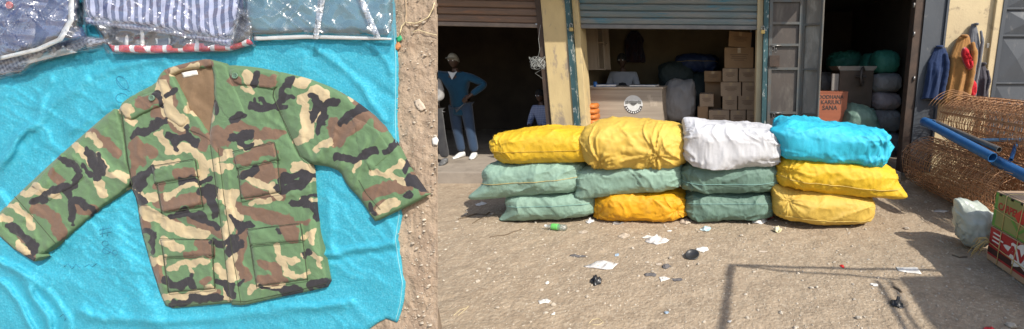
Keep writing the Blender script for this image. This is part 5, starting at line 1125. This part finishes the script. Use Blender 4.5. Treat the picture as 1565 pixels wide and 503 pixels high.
def hand_joints(J, E, w_, d, up, key, side):
    """palm with five fingers from wrist w_ along d"""
    w_ = Vector(w_); d = Vector(d).normalized(); up = Vector(up).normalized(); s_ = d.cross(up).normalized()*side
    palm = w_+d*0.045; J[key+'p'] = (*palm, 0.022, 0.014)
    for k, (o_, l) in enumerate(((-0.026, 0.062), (-0.009, 0.075), (0.009, 0.072), (0.026, 0.056))):
        b_ = w_+d*0.085+s_*o_; J[key+'b%d' % k] = (*b_, 0.0095); J[key+'m%d' % k] = (*(b_+d*l*0.5-up*0.008), 0.0085); J[key+'t%d' % k] = (*(b_+d*l-up*0.025), 0.007)
        E += [(key+'p', key+'b%d' % k), (key+'b%d' % k, key+'m%d' % k), (key+'m%d' % k, key+'t%d' % k)]
    J[key+'h0'] = (*(w_+d*0.03-s_*0.034), 0.010); J[key+'h1'] = (*(w_+d*0.065-s_*0.05-up*0.01), 0.0085); E += [(key+'p', key+'h0'), (key+'h0', key+'h1')]
    return J, E
def head_parts(t, T, hx, hy, hz, cap=None, hair=True, yawv=0.0):
    Mh = T @ Matrix.Translation((hx, hy, hz)) @ Matrix.Rotation(yawv, 4, 'Z'); n1, n2 = 30, 36; V = []; F = []
    for i in range(n1):
        a = math.pi*i/(n1-1)
        for j in range(n2):
            b_ = 2*math.pi*j/n2; x = 0.074*math.sin(a)*math.cos(b_); y = 0.094*math.sin(a)*math.sin(b_); z = 0.115*math.cos(a)
            if z < 0: x *= 1-0.30*(-z/0.115); y = y*(1-0.16*(-z/0.115))-0.010*(-z/0.115)
            f = max(0, -y/0.094)                        # face side is -y
            nose = math.exp(-((x/0.014)**2+((z+0.018)/0.026)**2))*f; brow = math.exp(-((z-0.022)/0.012)**2-(x/0.05)**2)*f; eye = (math.exp(-(((x-0.03)/0.015)**2+((z-0.003)/0.012)**2))+math.exp(-(((x+0.03)/0.015)**2+((z-0.003)/0.012)**2)))*f
            lip = math.exp(-((x/0.024)**2+((z+0.058)/0.009)**2))*f; chin = math.exp(-((x/0.025)**2+((z+0.098)/0.018)**2))*f
            y -= 0.022*nose+0.006*brow-0.009*eye+0.006*lip+0.006*chin
            ear = (math.exp(-(((y-0.01)/0.014)**2+((z+0.008)/0.026)**2)))*(abs(x)/0.074)**3; x += math.copysign(0.014*ear, x)
            V.append(Mh @ Vector((x, y, z)))
    for i in range(n1-1):
        for j in range(n2): F.append((i*n2+j, i*n2+(j+1) % n2, (i+1)*n2+(j+1) % n2, (i+1)*n2+j))
    hd = obj('head', V, F, SKIN, t)
    ey = MB()
    for s_ in (-1, 1): ey.lathe([(0.002, -0.009), (0.008, -0.005), (0.0098, 0), (0.008, 0.005), (0.002, 0.009)], (0, 0, 0), 12, Mh @ Matrix.Translation((s_*0.03, -0.083, 0.003)))
    ey.build('eyes', WHITE, hd, smooth=True)
    MB().box((-0.022, -0.094, -0.0605), (0.022, -0.088, -0.0575), 0.001, Mh).build('mouth', mat('dark_lips', (0.06, 0.025, 0.02), None, 9, 0.5), hd)
    if hair:
        m_, top = (cap or mat('black_hair', (0.012, 0.011, 0.010), None, 30, 0.9)), 0
        V = []; F = []
        for i in range(12):
            a = math.pi*0.56*i/11
            for j in range(28):
                b_ = 2*math.pi*j/28; k = 1.08; cut = 0.35*max(0, -math.sin(b_))*(i/11)
                V.append(Mh @ Vector((0.074*k*math.sin(a-cut)*math.cos(b_), 0.094*k*math.sin(a-cut)*math.sin(b_), 0.115*1.07*math.cos(a-cut))))
        for i in range(11):
            for j in range(28): F.append((i*28+j, i*28+(j+1) % 28, (i+1)*28+(j+1) % 28, (i+1)*28+j))
        hh = obj('cap' if cap else 'hair', V, F, m_, t)
        if cap:
            V = []
            for r_ in (0.0, 1.0):
                for j in range(13): a = math.pi+math.pi*j/12; V.append(Mh @ Vector((0.078*math.cos(a)*(1+0.02*r_), -0.06+(0.10*math.sin(a)*0.45) - r_*0.055*abs(math.sin(a)), 0.048-0.012*r_)))
            MB().add(V+[v+Vector((0, 0, -0.004)) for v in V], [(j, j+1, j+14, j+13) for j in range(12)]+[(j+26+13, j+14+26, j+27, j+26) for j in range(12)]).build('brim', m_, hh)
    return hd
def shoe(t, T, x, y, z, m, yawv=0.0):
    Ms = T @ Matrix.Translation((x, y, z)) @ Matrix.Rotation(yawv, 4, 'Z'); V = []; F = []; n1, n2 = 18, 20
    for i in range(n1):
        u = i/(n1-1); yy = 0.07-0.27*u; wd = 0.042*math.sqrt(max(0.02, 1-(2*u-1)**6))*(1+0.12*math.sin(u*3)); ht = 0.085*(1-0.62*min(1, max(0, (u-0.35)/0.45)))*(0.55 if i == 0 else 1)*(0.4 if i == n1-1 else 1)
        for j in range(n2):
            b_ = 2*math.pi*j/n2; V.append(Ms @ Vector((wd*math.copysign(abs(math.cos(b_))**0.7, math.cos(b_)), yy, max(0, ht/2+ht/2*math.copysign(abs(math.sin(b_))**0.7, math.sin(b_))))))
    for i in range(n1-1):
        for j in range(n2): F.append((i*n2+j, i*n2+(j+1) % n2, (i+1)*n2+(j+1) % n2, (i+1)*n2+j))
    F.append(tuple(range(n2))); F.append(tuple(range((n1-1)*n2, n1*n2))[::-1]); return obj('shoe', V, F, m, t)
def standing(label, X, Y, z, sc, ar, shirt, trouser, shoes, cap=None, hem=0.72, yawv=0.0, sleeves=True):
    T = Matrix.Translation((X, Y, z)) @ Matrix.Rotation(yawv, 4, 'Z') @ Matrix.Scale(sc, 4); t = thing('person', (X, Y, z), label, 'person')
    J = {'pel': (0, 0, 0.93, 0.13, 0.10), 'sp': (0, 0, 1.10, 0.125, 0.09), 'ch': (0, 0, 1.28, 0.14, 0.095), 'nk': (0, 0.0, 1.42, 0.052), 'hd': (0, -0.01, 1.50, 0.055),
         'sl': (-0.185, 0, 1.36, 0.058), 'el': ar[0][0]+(0.042,), 'wl': ar[0][1]+(0.028,), 'sr': (0.185, 0, 1.36, 0.058), 'er': ar[1][0]+(0.042,), 'wr': ar[1][1]+(0.028,),
         'hl': (-0.095, 0, 0.88, 0.085), 'kl': (-0.10, -0.015, 0.49, 0.058), 'al': (-0.09, 0.02, 0.09, 0.040), 'hr': (0.095, 0, 0.88, 0.085), 'kr': (0.13, -0.03, 0.49, 0.058), 'ar': (0.15, -0.02, 0.09, 0.040)}
    E = chain('pel', 'sp', 'ch', 'nk', 'hd')+chain('ch', 'sl', 'el', 'wl')+chain('ch', 'sr', 'er', 'wr')+chain('pel', 'hl', 'kl', 'al')+chain('pel', 'hr', 'kr', 'ar')
    for key, (e_, w_), s_ in (('L', ar[0], 1), ('R', ar[1], -1)):
        d = Vector(w_)-Vector(e_); J, E2 = hand_joints(J, [], w_, d, Vector((0, -1, 0.2)), key, s_); E += [('w'+key.lower(), key+'p')]+E2
    skin('body', J, E, SKIN, t, T)
    J2 = {'pel': (0, 0, 0.5*(hem+1.1), 0.155, 0.118), 'h0': (0, 0, hem, 0.172, 0.13), 'sp': (0, 0, 1.10, 0.15, 0.112), 'ch': (0, 0, 1.29, 0.165, 0.115), 'nk': (0, 0.0, 1.405, 0.075),
          'sl': (-0.19, 0, 1.355, 0.078), 'el': ar[0][0]+(0.062,), 'wl': tuple(Vector(ar[0][0]).lerp(Vector(ar[0][1]), 0.9))+(0.046,), 'sr': (0.19, 0, 1.355, 0.078), 'er': ar[1][0]+(0.062,), 'wr': tuple(Vector(ar[1][0]).lerp(Vector(ar[1][1]), 0.9))+(0.046,)}
    skin('shirt', J2, chain('h0', 'pel', 'sp', 'ch', 'nk')+chain('ch', 'sl', 'el', 'wl')+chain('ch', 'sr', 'er', 'wr'), shirt, t, T)
    J3 = {'pel': (0, 0, 0.95, 0.145, 0.115), 'hl': (-0.098, 0, 0.84, 0.102), 'kl': (-0.10, -0.015, 0.49, 0.080), 'al': (-0.09, 0.02, 0.085, 0.070), 'hr': (0.098, 0, 0.84, 0.102), 'kr': (0.13, -0.03, 0.49, 0.080), 'ar': (0.15, -0.02, 0.085, 0.070)}
    skin('trousers', J3, chain('pel', 'hl', 'kl', 'al')+chain('pel', 'hr', 'kr', 'ar'), trouser, t, T)
    head_parts(t, T, 0, -0.02, 1.60, cap, True, 0.1)
    shoe(t, T, -0.09, 0.0, 0.0, shoes, -0.15); shoe(t, T, 0.15, -0.04, 0.0, shoes, 0.25)
    MB().add([T @ Vector(p_) for p_ in ((-0.075, -0.085, 1.43), (0, -0.128, 1.30), (0.075, -0.085, 1.43), (0, -0.075, 1.41))], [(0, 1, 3), (1, 2, 3)]).build('undershirt', WHITE, t)
    return t
DENIM = cloth('blue_denim', (0.035, 0.06, 0.11), (0.028, 0.05, 0.09)); OVERSH = cloth('blue_overshirt', (0.012, 0.06, 0.115), (0.010, 0.05, 0.095))
mp_ = G(716, 240, 0.15)
standing('man in blue overshirt, jeans and pale cap leaning with one hand on hip', mp_.x-0.02, mp_.y, 0.152, 0.99, (((-0.46, 0.02, 1.42), (-0.70, 0.02, 1.56)), ((0.43, 0.06, 1.22), (0.24, -0.10, 1.04))), OVERSH, DENIM, WHITE, cap=mat('cream_cap', (0.40, 0.36, 0.28), None, 9, 0.9), hem=0.70)
p2 = G(682, 249, 0.15)
standing('person in grey shirt and dark trousers cut off by the picture divide', p2.x-0.13, p2.y, 0.152, 0.93, (((-0.30, -0.03, 1.12), (-0.34, -0.14, 0.90)), ((0.26, -0.06, 1.10), (0.06, -0.26, 1.06))), cloth('grey_shirt', (0.30, 0.29, 0.28), (0.24, 0.23, 0.22)), cloth('dark_trousers', (0.03, 0.03, 0.035), (0.05, 0.05, 0.05)), mat('dark_shoe', (0.05, 0.05, 0.05), (0.2, 0.2, 0.2), 20, 0.6), hem=0.86)
def seated(label, X, Y, z, sc, shirt, trouser, yawv=0.0, seat=0.42, vest=None):
    """sitting on a stool; origin on the floor under the seat"""
    T = Matrix.Translation((X, Y, z)) @ Matrix.Rotation(yawv, 4, 'Z') @ Matrix.Scale(sc, 4); t = thing('person', (X, Y, z), label, 'person'); h = seat+0.10
    el, wl, er, wr = (-0.25, -0.08, h+0.22), (-0.12, -0.30, h+0.12), (0.25, -0.08, h+0.22), (0.12, -0.30, h+0.12)
    J = {'pel': (0, 0, h, 0.13, 0.11), 'sp': (0, -0.01, h+0.2, 0.12, 0.09), 'ch': (0, -0.03, h+0.38, 0.135, 0.095), 'nk': (0, -0.04, h+0.51, 0.05), 'hd': (0, -0.05, h+0.58, 0.055), 'sl': (-0.18, -0.02, h+0.44, 0.055), 'el': el+(0.042,), 'wl': wl+(0.028,), 'sr': (0.18, -0.02, h+0.44, 0.055), 'er': er+(0.042,), 'wr': wr+(0.028,),
         'hl': (-0.10, -0.08, h-0.01, 0.085), 'kl': (-0.13, -0.45, h+0.0, 0.06), 'al': (-0.12, -0.43, 0.09, 0.04), 'hr': (0.10, -0.08, h-0.01, 0.085), 'kr': (0.13, -0.45, h+0.0, 0.06), 'ar': (0.12, -0.43, 0.09, 0.04)}
    E = chain('pel', 'sp', 'ch', 'nk', 'hd')+chain('ch', 'sl', 'el', 'wl')+chain('ch', 'sr', 'er', 'wr')+chain('pel', 'hl', 'kl', 'al')+chain('pel', 'hr', 'kr', 'ar')
    for key, e_, w_, s_ in (('L', el, wl, 1), ('R', er, wr, -1)):
        J, E2 = hand_joints(J, [], w_, Vector(w_)-Vector(e_), Vector((0, -0.3, 1)), key, s_); E += [('w'+key.lower(), key+'p')]+E2
    skin('body', J, E, SKIN, t, T)
    J2 = {'pel': (0, 0, h+0.02, 0.155, 0.13), 'sp': (0, -0.01, h+0.2, 0.148, 0.112), 'ch': (0, -0.03, h+0.39, 0.16, 0.115), 'nk': (0, -0.035, h+0.495, 0.072), 'sl': (-0.185, -0.02, h+0.44, 0.074), 'el': el+(0.058,), 'wl': tuple(Vector(el).lerp(Vector(wl), 0.85))+(0.044,), 'sr': (0.185, -0.02, h+0.44, 0.074), 'er': er+(0.058,), 'wr': tuple(Vector(er).lerp(Vector(wr), 0.85))+(0.044,)}
    skin('shirt', J2, chain('pel', 'sp', 'ch', 'nk')+chain('ch', 'sl', 'el', 'wl')+chain('ch', 'sr', 'er', 'wr'), shirt, t, T)
    if vest: skin('vest', {k: (v[0], v[1], v[2], v[3]*1.06, v[4]*1.08) for k, v in J2.items() if k in ('pel', 'sp', 'ch')}, chain('pel', 'sp', 'ch'), vest, t, T)
    J3 = {'pel': (0, 0, h, 0.15, 0.125), 'hl': (-0.10, -0.10, h-0.005, 0.10), 'kl': (-0.13, -0.45, h, 0.078), 'al': (-0.12, -0.43, 0.09, 0.066), 'hr': (0.10, -0.10, h-0.005, 0.10), 'kr': (0.13, -0.45, h, 0.078), 'ar': (0.12, -0.43, 0.09, 0.066)}
    skin('trousers', J3, chain('pel', 'hl', 'kl', 'al')+chain('pel', 'hr', 'kr', 'ar'), trouser, t, T)
    head_parts(t, T, 0, -0.06, h+0.68, None, True); shoe(t, T, -0.12, -0.42, 0, BLACKP); shoe(t, T, 0.12, -0.42, 0, BLACKP)
    st_ = thing('stool', (X, Y, z), 'low stool under the ' + label.split(',')[0], 'stool'); MT = Matrix.Translation((X, Y, z)) @ Matrix.Rotation(yawv, 4, 'Z')
    MB().box((-0.16, -0.15, seat*sc-0.045), (0.16, 0.16, seat*sc-0.02), 0.005, MT).build('seat', WD, st_)
    for sx in (-1, 1):
        for sy in (-1, 1): MB().box((sx*0.14-0.015, sy*0.13-0.015, 0), (sx*0.14+0.015, sy*0.13+0.015, seat*sc-0.046), 0, MT).build('leg', WD, st_)
    return t
ch_ = at(823, 168, 6.75)
seated('seated child in pale blue checked shirt, behind the yellow sack', ch_.x, 6.95, 0.152, 0.86, stripe_mat('pale_check', (0.24, 0.28, 0.40), (0.10, 0.13, 0.24), 0.03, 0.5, cc=True), DENIM, yawv=-0.3)
mm_ = at(951, 95, FY+1.55)
seated('seated man in dark vest and pale shirt, behind the counter', mm_.x, FY+1.60, 0.152, 1.06, cloth('pale_shirt', (0.32, 0.34, 0.38), (0.28, 0.3, 0.34)), cloth('dark_trousers', (0.03, 0.03, 0.035), (0.05, 0.05, 0.05)), vest=cloth('dark_vest', (0.02, 0.022, 0.028), (0.03, 0.03, 0.035)), seat=0.73)

# ------------------------------------------------------------------ LITTER
def patch(poly, hf, th=0.0015, z0=0.003, sp=None):
    """crumpled flat scrap on the ground; poly in metres (x, y)"""
    pa = np.array(poly); sp = sp or max((pa.max(0)-pa.min(0)).max()/14, 0.004); P, F, nb = triangulate(poly, sp); d = dpoly(P, poly); h = hf(P, d)
    g = hground(P[:, 0], P[:, 1]); top = np.c_[P, g+z0+h+th]; bot = np.c_[P, g+z0+h-0.0005]; n = len(P); V = np.r_[top, bot]
    cnt = {}
    for f in F:
        for i in range(len(f)):
            e = (f[i], f[(i+1) % len(f)]); cnt.setdefault(tuple(sorted(e)), []).append(e)
    F2 = [list(f) for f in F]+[[i+n for i in f[::-1]] for f in F]+[[v[0][1], v[0][0], v[0][0]+n, v[0][1]+n] for v in cnt.values() if len(v) == 1]
    return V, F2
def litter(name, label, cat, m, px, py, wpx, dpx, seed, crump=0.015, pts=9, shape=None, rot=0.0):
    c = G(px, py); mm = (c-CAM).length/FPX; w_ = wpx*mm; dep = abs(G(px, py-dpx/2).y-G(px, py+dpx/2).y); rd = random.Random(seed)
    if shape is None: poly = [(c.x+w_/2*math.cos(2*math.pi*k/pts)*rd.uniform(0.6, 1.1), c.y+dep/2*math.sin(2*math.pi*k/pts)*rd.uniform(0.6, 1.1)) for k in range(pts)]
    else: poly = [(c.x+x*w_/2, c.y+y*dep/2) for x, y in shape]
    V, F = patch(poly, lambda P, d: crump*np.clip(fbm(P*(6/max(w_, 0.05)), seed, 3)+0.35, 0, 2)*np.clip(d/0.02, 0.25, 1))
    return obj(name, V, F, m, label=label, cat=cat, group='litter on the ground')
CLEARF = mat('milky_plastic_film', (0.66, 0.64, 0.62), (0.56, 0.53, 0.5), 20, 0.3, bump=0.6, bscale=50, bdist=0.01, spec=0.5)
litter('plastic_bag', 'white plastic bag scrap lying alone in the foreground left of centre', 'plastic bag', CLEARF, 922, 405, 56, 14, 1, 0.022)
litter('plastic_bag', 'crumpled clear plastic bag on the ground before the orange sack', 'plastic bag', CLEARF, 1003, 367, 38, 14, 2, 0.03)
litter('paper', 'white paper scrap touching the clear plastic bag at its left', 'paper', PAPER, 991, 361, 20, 6, 3, 0.008)
litter('black_scrap', 'black torn plastic scrap like a flower in the foreground', 'plastic scrap', BLACKP, 912, 431, 20, 14, 4, 0.05)
litter('paper', 'round white paper scrap right of the black lid', 'paper', PAPER, 1074, 382, 20, 9, 5, 0.012)
litter('rag', 'grey thread rag upper one left of the white triangle paper', 'rag', GREYP, 1018, 406, 16, 8, 6, 0.02)
litter('rag', 'thin grey rag strip left of the white triangle paper', 'rag', GREYP, 993, 419, 26, 6, 7, 0.018)
litter('rag', 'thin grey rag strip right of the white triangle paper', 'rag', GREYP, 1036, 426, 20, 6, 8, 0.012)
litter('paper', 'white triangle of paper between two grey rag strips', 'paper', PAPER, 1015, 425, 17, 9, 9, 0.006, shape=[(-1, 0.8), (0, 1.0), (1, 0.2), (-0.4, -1)])
litter('paper', 'pale beige paper scrap above the grey thread rag', 'paper', PAPERB, 1007, 402, 12, 5, 10, 0.008)
litter('paper', 'torn white paper scrap at the lower left foreground', 'paper', PAPER, 831, 461, 20, 8, 11, 0.012)
litter('paper', 'beige flattened paper left of the clear plastic bag', 'paper', PAPERB, 954, 360, 20, 9, 12, 0.008)
litter('paper', 'white sheet of paper on the shadow edge at right', 'paper', PAPER, 1389, 412, 30, 12, 13, 0.004, shape=[(-0.9, 0.9), (1, 0.6), (0.8, -1), (-1, -0.3)])
litter('black_scrap', 'dark crushed plastic lump within the striped shadow', 'plastic scrap', BLACKP, 1371, 466, 24, 14, 14, 0.05)
litter('paper', 'small white scrap left of the striped shadow', 'paper', PAPER, 1336, 435, 10, 7, 15, 0.01)
litter('cardboard', 'brown cardboard scrap before the third column of sacks', 'cardboard', PAPERB, 1048, 338, 26, 9, 16, 0.03)
litter('plastic_scrap', 'blue and white wrapper in front of the shade-darkened green sack', 'wrapper', mat('pale_blue_wrapper', (0.3, 0.5, 0.55), (0.6, 0.62, 0.6), 30, 0.4), 1078, 348, 20, 7, 17, 0.02)
litter('cardboard', 'yellowish crushed carton scrap beside the bottom right yellow sack', 'cardboard', mat('yellow_card', (0.5, 0.42, 0.2), (0.6, 0.55, 0.42), 20, 0.7), 1189, 351, 18, 8, 18, 0.04)
litter('red_scrap', 'dark red rag tucked between the two right columns', 'rag', mat('dark_red_rag', (0.22, 0.03, 0.03), None, 20, 0.8), 1172, 332, 22, 9, 19, 0.04)
litter('plastic_scrap', 'clear plastic film in the shade right of the third column', 'plastic bag', CLEARF, 1160, 338, 26, 8, 20, 0.03)
litter('plastic_scrap', 'grey plastic film lying beneath the orange sack edge', 'plastic bag', mat('grey_film', (0.3, 0.29, 0.28), None, 20, 0.4), 945, 341, 26, 6, 21, 0.012)
litter('plastic_scrap', 'pale plastic tuft between the first two columns', 'plastic bag', CLEARF, 902, 338, 12, 6, 22, 0.03)
litter('paper', 'beige paper right of the bottle', 'paper', PAPERB, 890, 354, 16, 6, 23, 0.006)
litter('paper', 'white paper chip before the orange sack', 'paper', PAPER, 1023, 352, 9, 4, 24, 0.006)
litter('paper', 'white paper piece in the shade left of the stack', 'paper', PAPER, 735, 312, 16, 5, 25, 0.01)
litter('paper', 'white scrap lying on the shaded ground near the white bag', 'paper', PAPER, 1437, 321, 24, 4, 26, 0.004)
litter('red_scrap', 'red plastic scrap at the bottom right corner', 'plastic scrap', REDP, 1512, 501, 14, 6, 27, 0.02)
litter('red_scrap', 'small red cap by the horizontal shadow line', 'plastic scrap', REDP, 1287, 405, 8, 5, 28, 0.012)
litter('paper', 'thin pale scrap near the lower centre', 'paper', PAPERB, 1165, 383, 18, 3, 29, 0.004)
litter('rag', 'thin dark twig-like rag before the lower sacks', 'rag', GREYP, 885, 390, 26, 4, 30, 0.008)
for k, (x, y, s_, lb) in enumerate(((1019, 478, 6, 'pale blue chip in the lower centre foreground'), (943, 389, 5, 'lilac plastic chip in the centre of the yard'), (836, 432, 5, 'small pale chip in the left foreground'), (846, 480, 5, 'small white chip in the lower left foreground'), (1115, 492, 5, 'pale chip by the vertical shadow line'))):
    litter('chip', lb, 'chip', PAPER if k not in (0, 1) else mat('blue_chip', (0.35, 0.45, 0.55), None, 20, 0.5), x, y, s_*1.4, s_*0.9, 40+k, 0.015)
# black lid
c = G(1058, 393); ld = thing('lid', (c.x, c.y, gz(c.x, c.y)), 'round black plastic lid left of the round white paper', 'lid'); Ml = Matrix.Translation((c.x, c.y, gz(c.x, c.y)+0.018)) @ Matrix.Rotation(R(20), 4, 'X')
MB().lathe([(0.040, -0.012), (0.060, 0.0), (0.062, 0.012), (0.054, 0.012), (0.048, 0.002), (0.001, 0.0)], (0, 0, 0), 24, Ml).build('dish', BLACKP, ld, smooth=True)
# plastic bottle
c = G(852, 349); bz_ = gz(c.x, c.y)+0.034; bt = thing('plastic_bottle', (c.x, c.y, bz_-0.034), 'clear plastic bottle with green label on the ground before the green sack', 'bottle'); Mb = Matrix.Translation((c.x-0.11, c.y, bz_)) @ Matrix.Rotation(R(-12), 4, 'Z') @ Matrix.Rotation(R(90), 4, 'Y')
BOT = film('bottle_plastic', (0.9, 0.95, 0.95), 0.3, 30, 0.3, 0.10)
MB().lathe([(0.013, -0.002), (0.014, 0.02), (0.031, 0.06), (0.032, 0.10), (0.029, 0.12), (0.032, 0.14), (0.032, 0.21), (0.028, 0.22)], (0, 0, 0), 20, Mb).build('bottle', BOT, bt, smooth=True)
MB().lathe([(0.0325, 0.065), (0.0332, 0.068), (0.0332, 0.132), (0.0325, 0.135)], (0, 0, 0), 20, Mb).build('label_band', mat('green_bottle_label', (0.10, 0.42, 0.08), (0.16, 0.5, 0.14), 30, 0.4), bt, smooth=True)
MB().lathe([(0.0155, -0.018), (0.0155, 0.0), (0.014, 0.001)], (0, 0, 0), 16, Mb).build('cap', WHITE, bt)
# crushed cup
c = G(1071, 331); Mc = Matrix.Translation((c.x, c.y, gz(c.x, c.y)+0.04)) @ Matrix.Rotation(R(80), 4, 'Y'); cu_ = thing('paper_cup', (c.x, c.y, gz(c.x, c.y)), 'grey paper cup lying before the shade-darkened green sack', 'cup')
MB().lathe([(0.03, 0), (0.036, 0.09), (0.04, 0.095), (0.035, 0.09), (0.028, 0.004)], (0, 0, 0), 18, Mc).build('cup', PAPERB, cu_, smooth=True)
# sticks and wire loops
def stick(name, label, pts, r, m, cat):
    V = [];
    for x, y in densify(pts, 4): c_ = G(x, y); V.append(Vector((c_.x, c_.y, gz(c_.x, c_.y)+r*1.1)))
    tag(MB().tube(V, r, 6).build(name, m, smooth=True), label, cat)
TW = mat('dry_twig', (0.12, 0.09, 0.06), (0.2, 0.15, 0.1), 20, 0.9)
stick('twig', 'curved dark twig in the shade left of the green sacks', [(700, 335), (716, 330), (728, 326), (742, 328), (748, 324)], 0.007, TW, 'twig')
stick('twig', 'long thin twig lying left of the bottom green sack', [(722, 340), (735, 333), (745, 331)], 0.005, TW, 'twig')
stick('twig', 'bent twig in front of the bottom green sack', [(748, 361), (770, 358), (785, 353), (796, 348)], 0.005, TW, 'twig')
stick('stick', 'short stick lying across the striped shadow', [(1366, 440), (1378, 447)], 0.008, TW, 'stick')
stick('wire_loop', 'pale thin wire loop in the lower foreground', [(900, 493), (905, 488), (915, 486), (922, 491), (914, 496), (903, 496)], 0.002, STRING, 'wire')
stick('wire_loop', 'pale thin string curl at the lower left foreground', [(693, 482), (703, 473), (716, 468), (708, 474), (700, 482)], 0.002, STRING, 'string')
stick('stick', 'brown stick on the shaded ground before the cartons', [(1455, 390), (1466, 394), (1478, 392)], 0.006, TW, 'stick')
for (x, y, s_, lb) in ((1385, 350, 0.03, 'grey stone beside the mesh roll front'), (1461, 318, 0.05, 'grey stone under the mesh roll end near white bag'), (1312, 488, 0.02, 'pale stone in the right foreground sun'), (958, 392, 0.012, 'small pale stone in the centre of the yard'), (1545, 497, 0.03, 'flat pale stone at the lower right corner'), (1133, 360, 0.02, 'small stone in front of the shade-darkened green sack'), (760, 470, 0.016, 'small tan stone in the left foreground'), (1240, 440, 0.018, 'pale stone inside the shadow frame')):
    c = G(x, y); o = pebbles('stone', [(c.x, c.y, gz(c.x, c.y)+s_*0.35)], [s_], STONE); del o['kind']; tag(o, lb, 'stone', 'loose stones on the yard')

# ------------------------------------------------------------------ MARKET STALL to the right of the camera (throws the shadow on the yard)
ms = thing('market_stall', (3.4, 0.8, 0), 'steel pipe market stall right of the yard, seen by its shadow', 'stall')
h = 2.3; kx, ky = -SUN.x/-SUN.z, -SUN.y/-SUN.z
def cast(px, py): g = G(px, py); return Vector((g.x+kx*h, g.y+ky*h, h))
SP = mat('stall_pipe', (0.2, 0.2, 0.2), None, 9, 0.5, 0.5)
MB().tube([cast(1119, 404), cast(1103, 512)], 0.026, 8).build('rail', SP, ms); MB().tube([cast(1119, 404), cast(1490, 414)], 0.018, 8).build('rail', SP, ms); MB().tube([cast(1130, 406), cast(1372, 426)], 0.014, 8).build('rail', SP, ms)
MB().tube([cast(1342, 428), cast(1390, 515)], 0.018, 8).build('rail', SP, ms); MB().tube([cast(1362, 428), cast(1408, 515)], 0.014, 8).build('rail', SP, ms)
pc = [cast(1378, 424), cast(1444, 520)]
pc = pc+[Vector((pc[1].x+0.1, -0.8, h+0.1)), Vector((5.6, -0.8, h+0.1)), Vector((5.6, pc[0].y+0.15, h))]
e1_, e2_ = cast(1395, 378), cast(1420, 400)
MB().prism(pc, (0, 0, 0.02)).build('canopy', mat('stall_canopy', (0.25, 0.25, 0.22), None, 5, 0.8), ms)
sgn = [cast(1388, 372), cast(1478, 373), cast(1560, 392), cast(1560, 420), cast(1440, 402)]
MB().prism(sgn, (0, 0, 0.02)).build('canopy_corner', MATS['stall_canopy'], ms)
MB().tube([cast(1440, 405), Vector((5.6, pc[0].y+0.2, h))], 0.02, 8).build('rail', SP, ms)
for p in (Vector((5.5, -0.7, 0)), Vector((5.5, pc[0].y+0.1, 0)), Vector((3.5, -0.7, 0))): MB().tube([p, p+Vector((0, 0, h+0.05))], 0.03, 10).build('post', SP, ms)
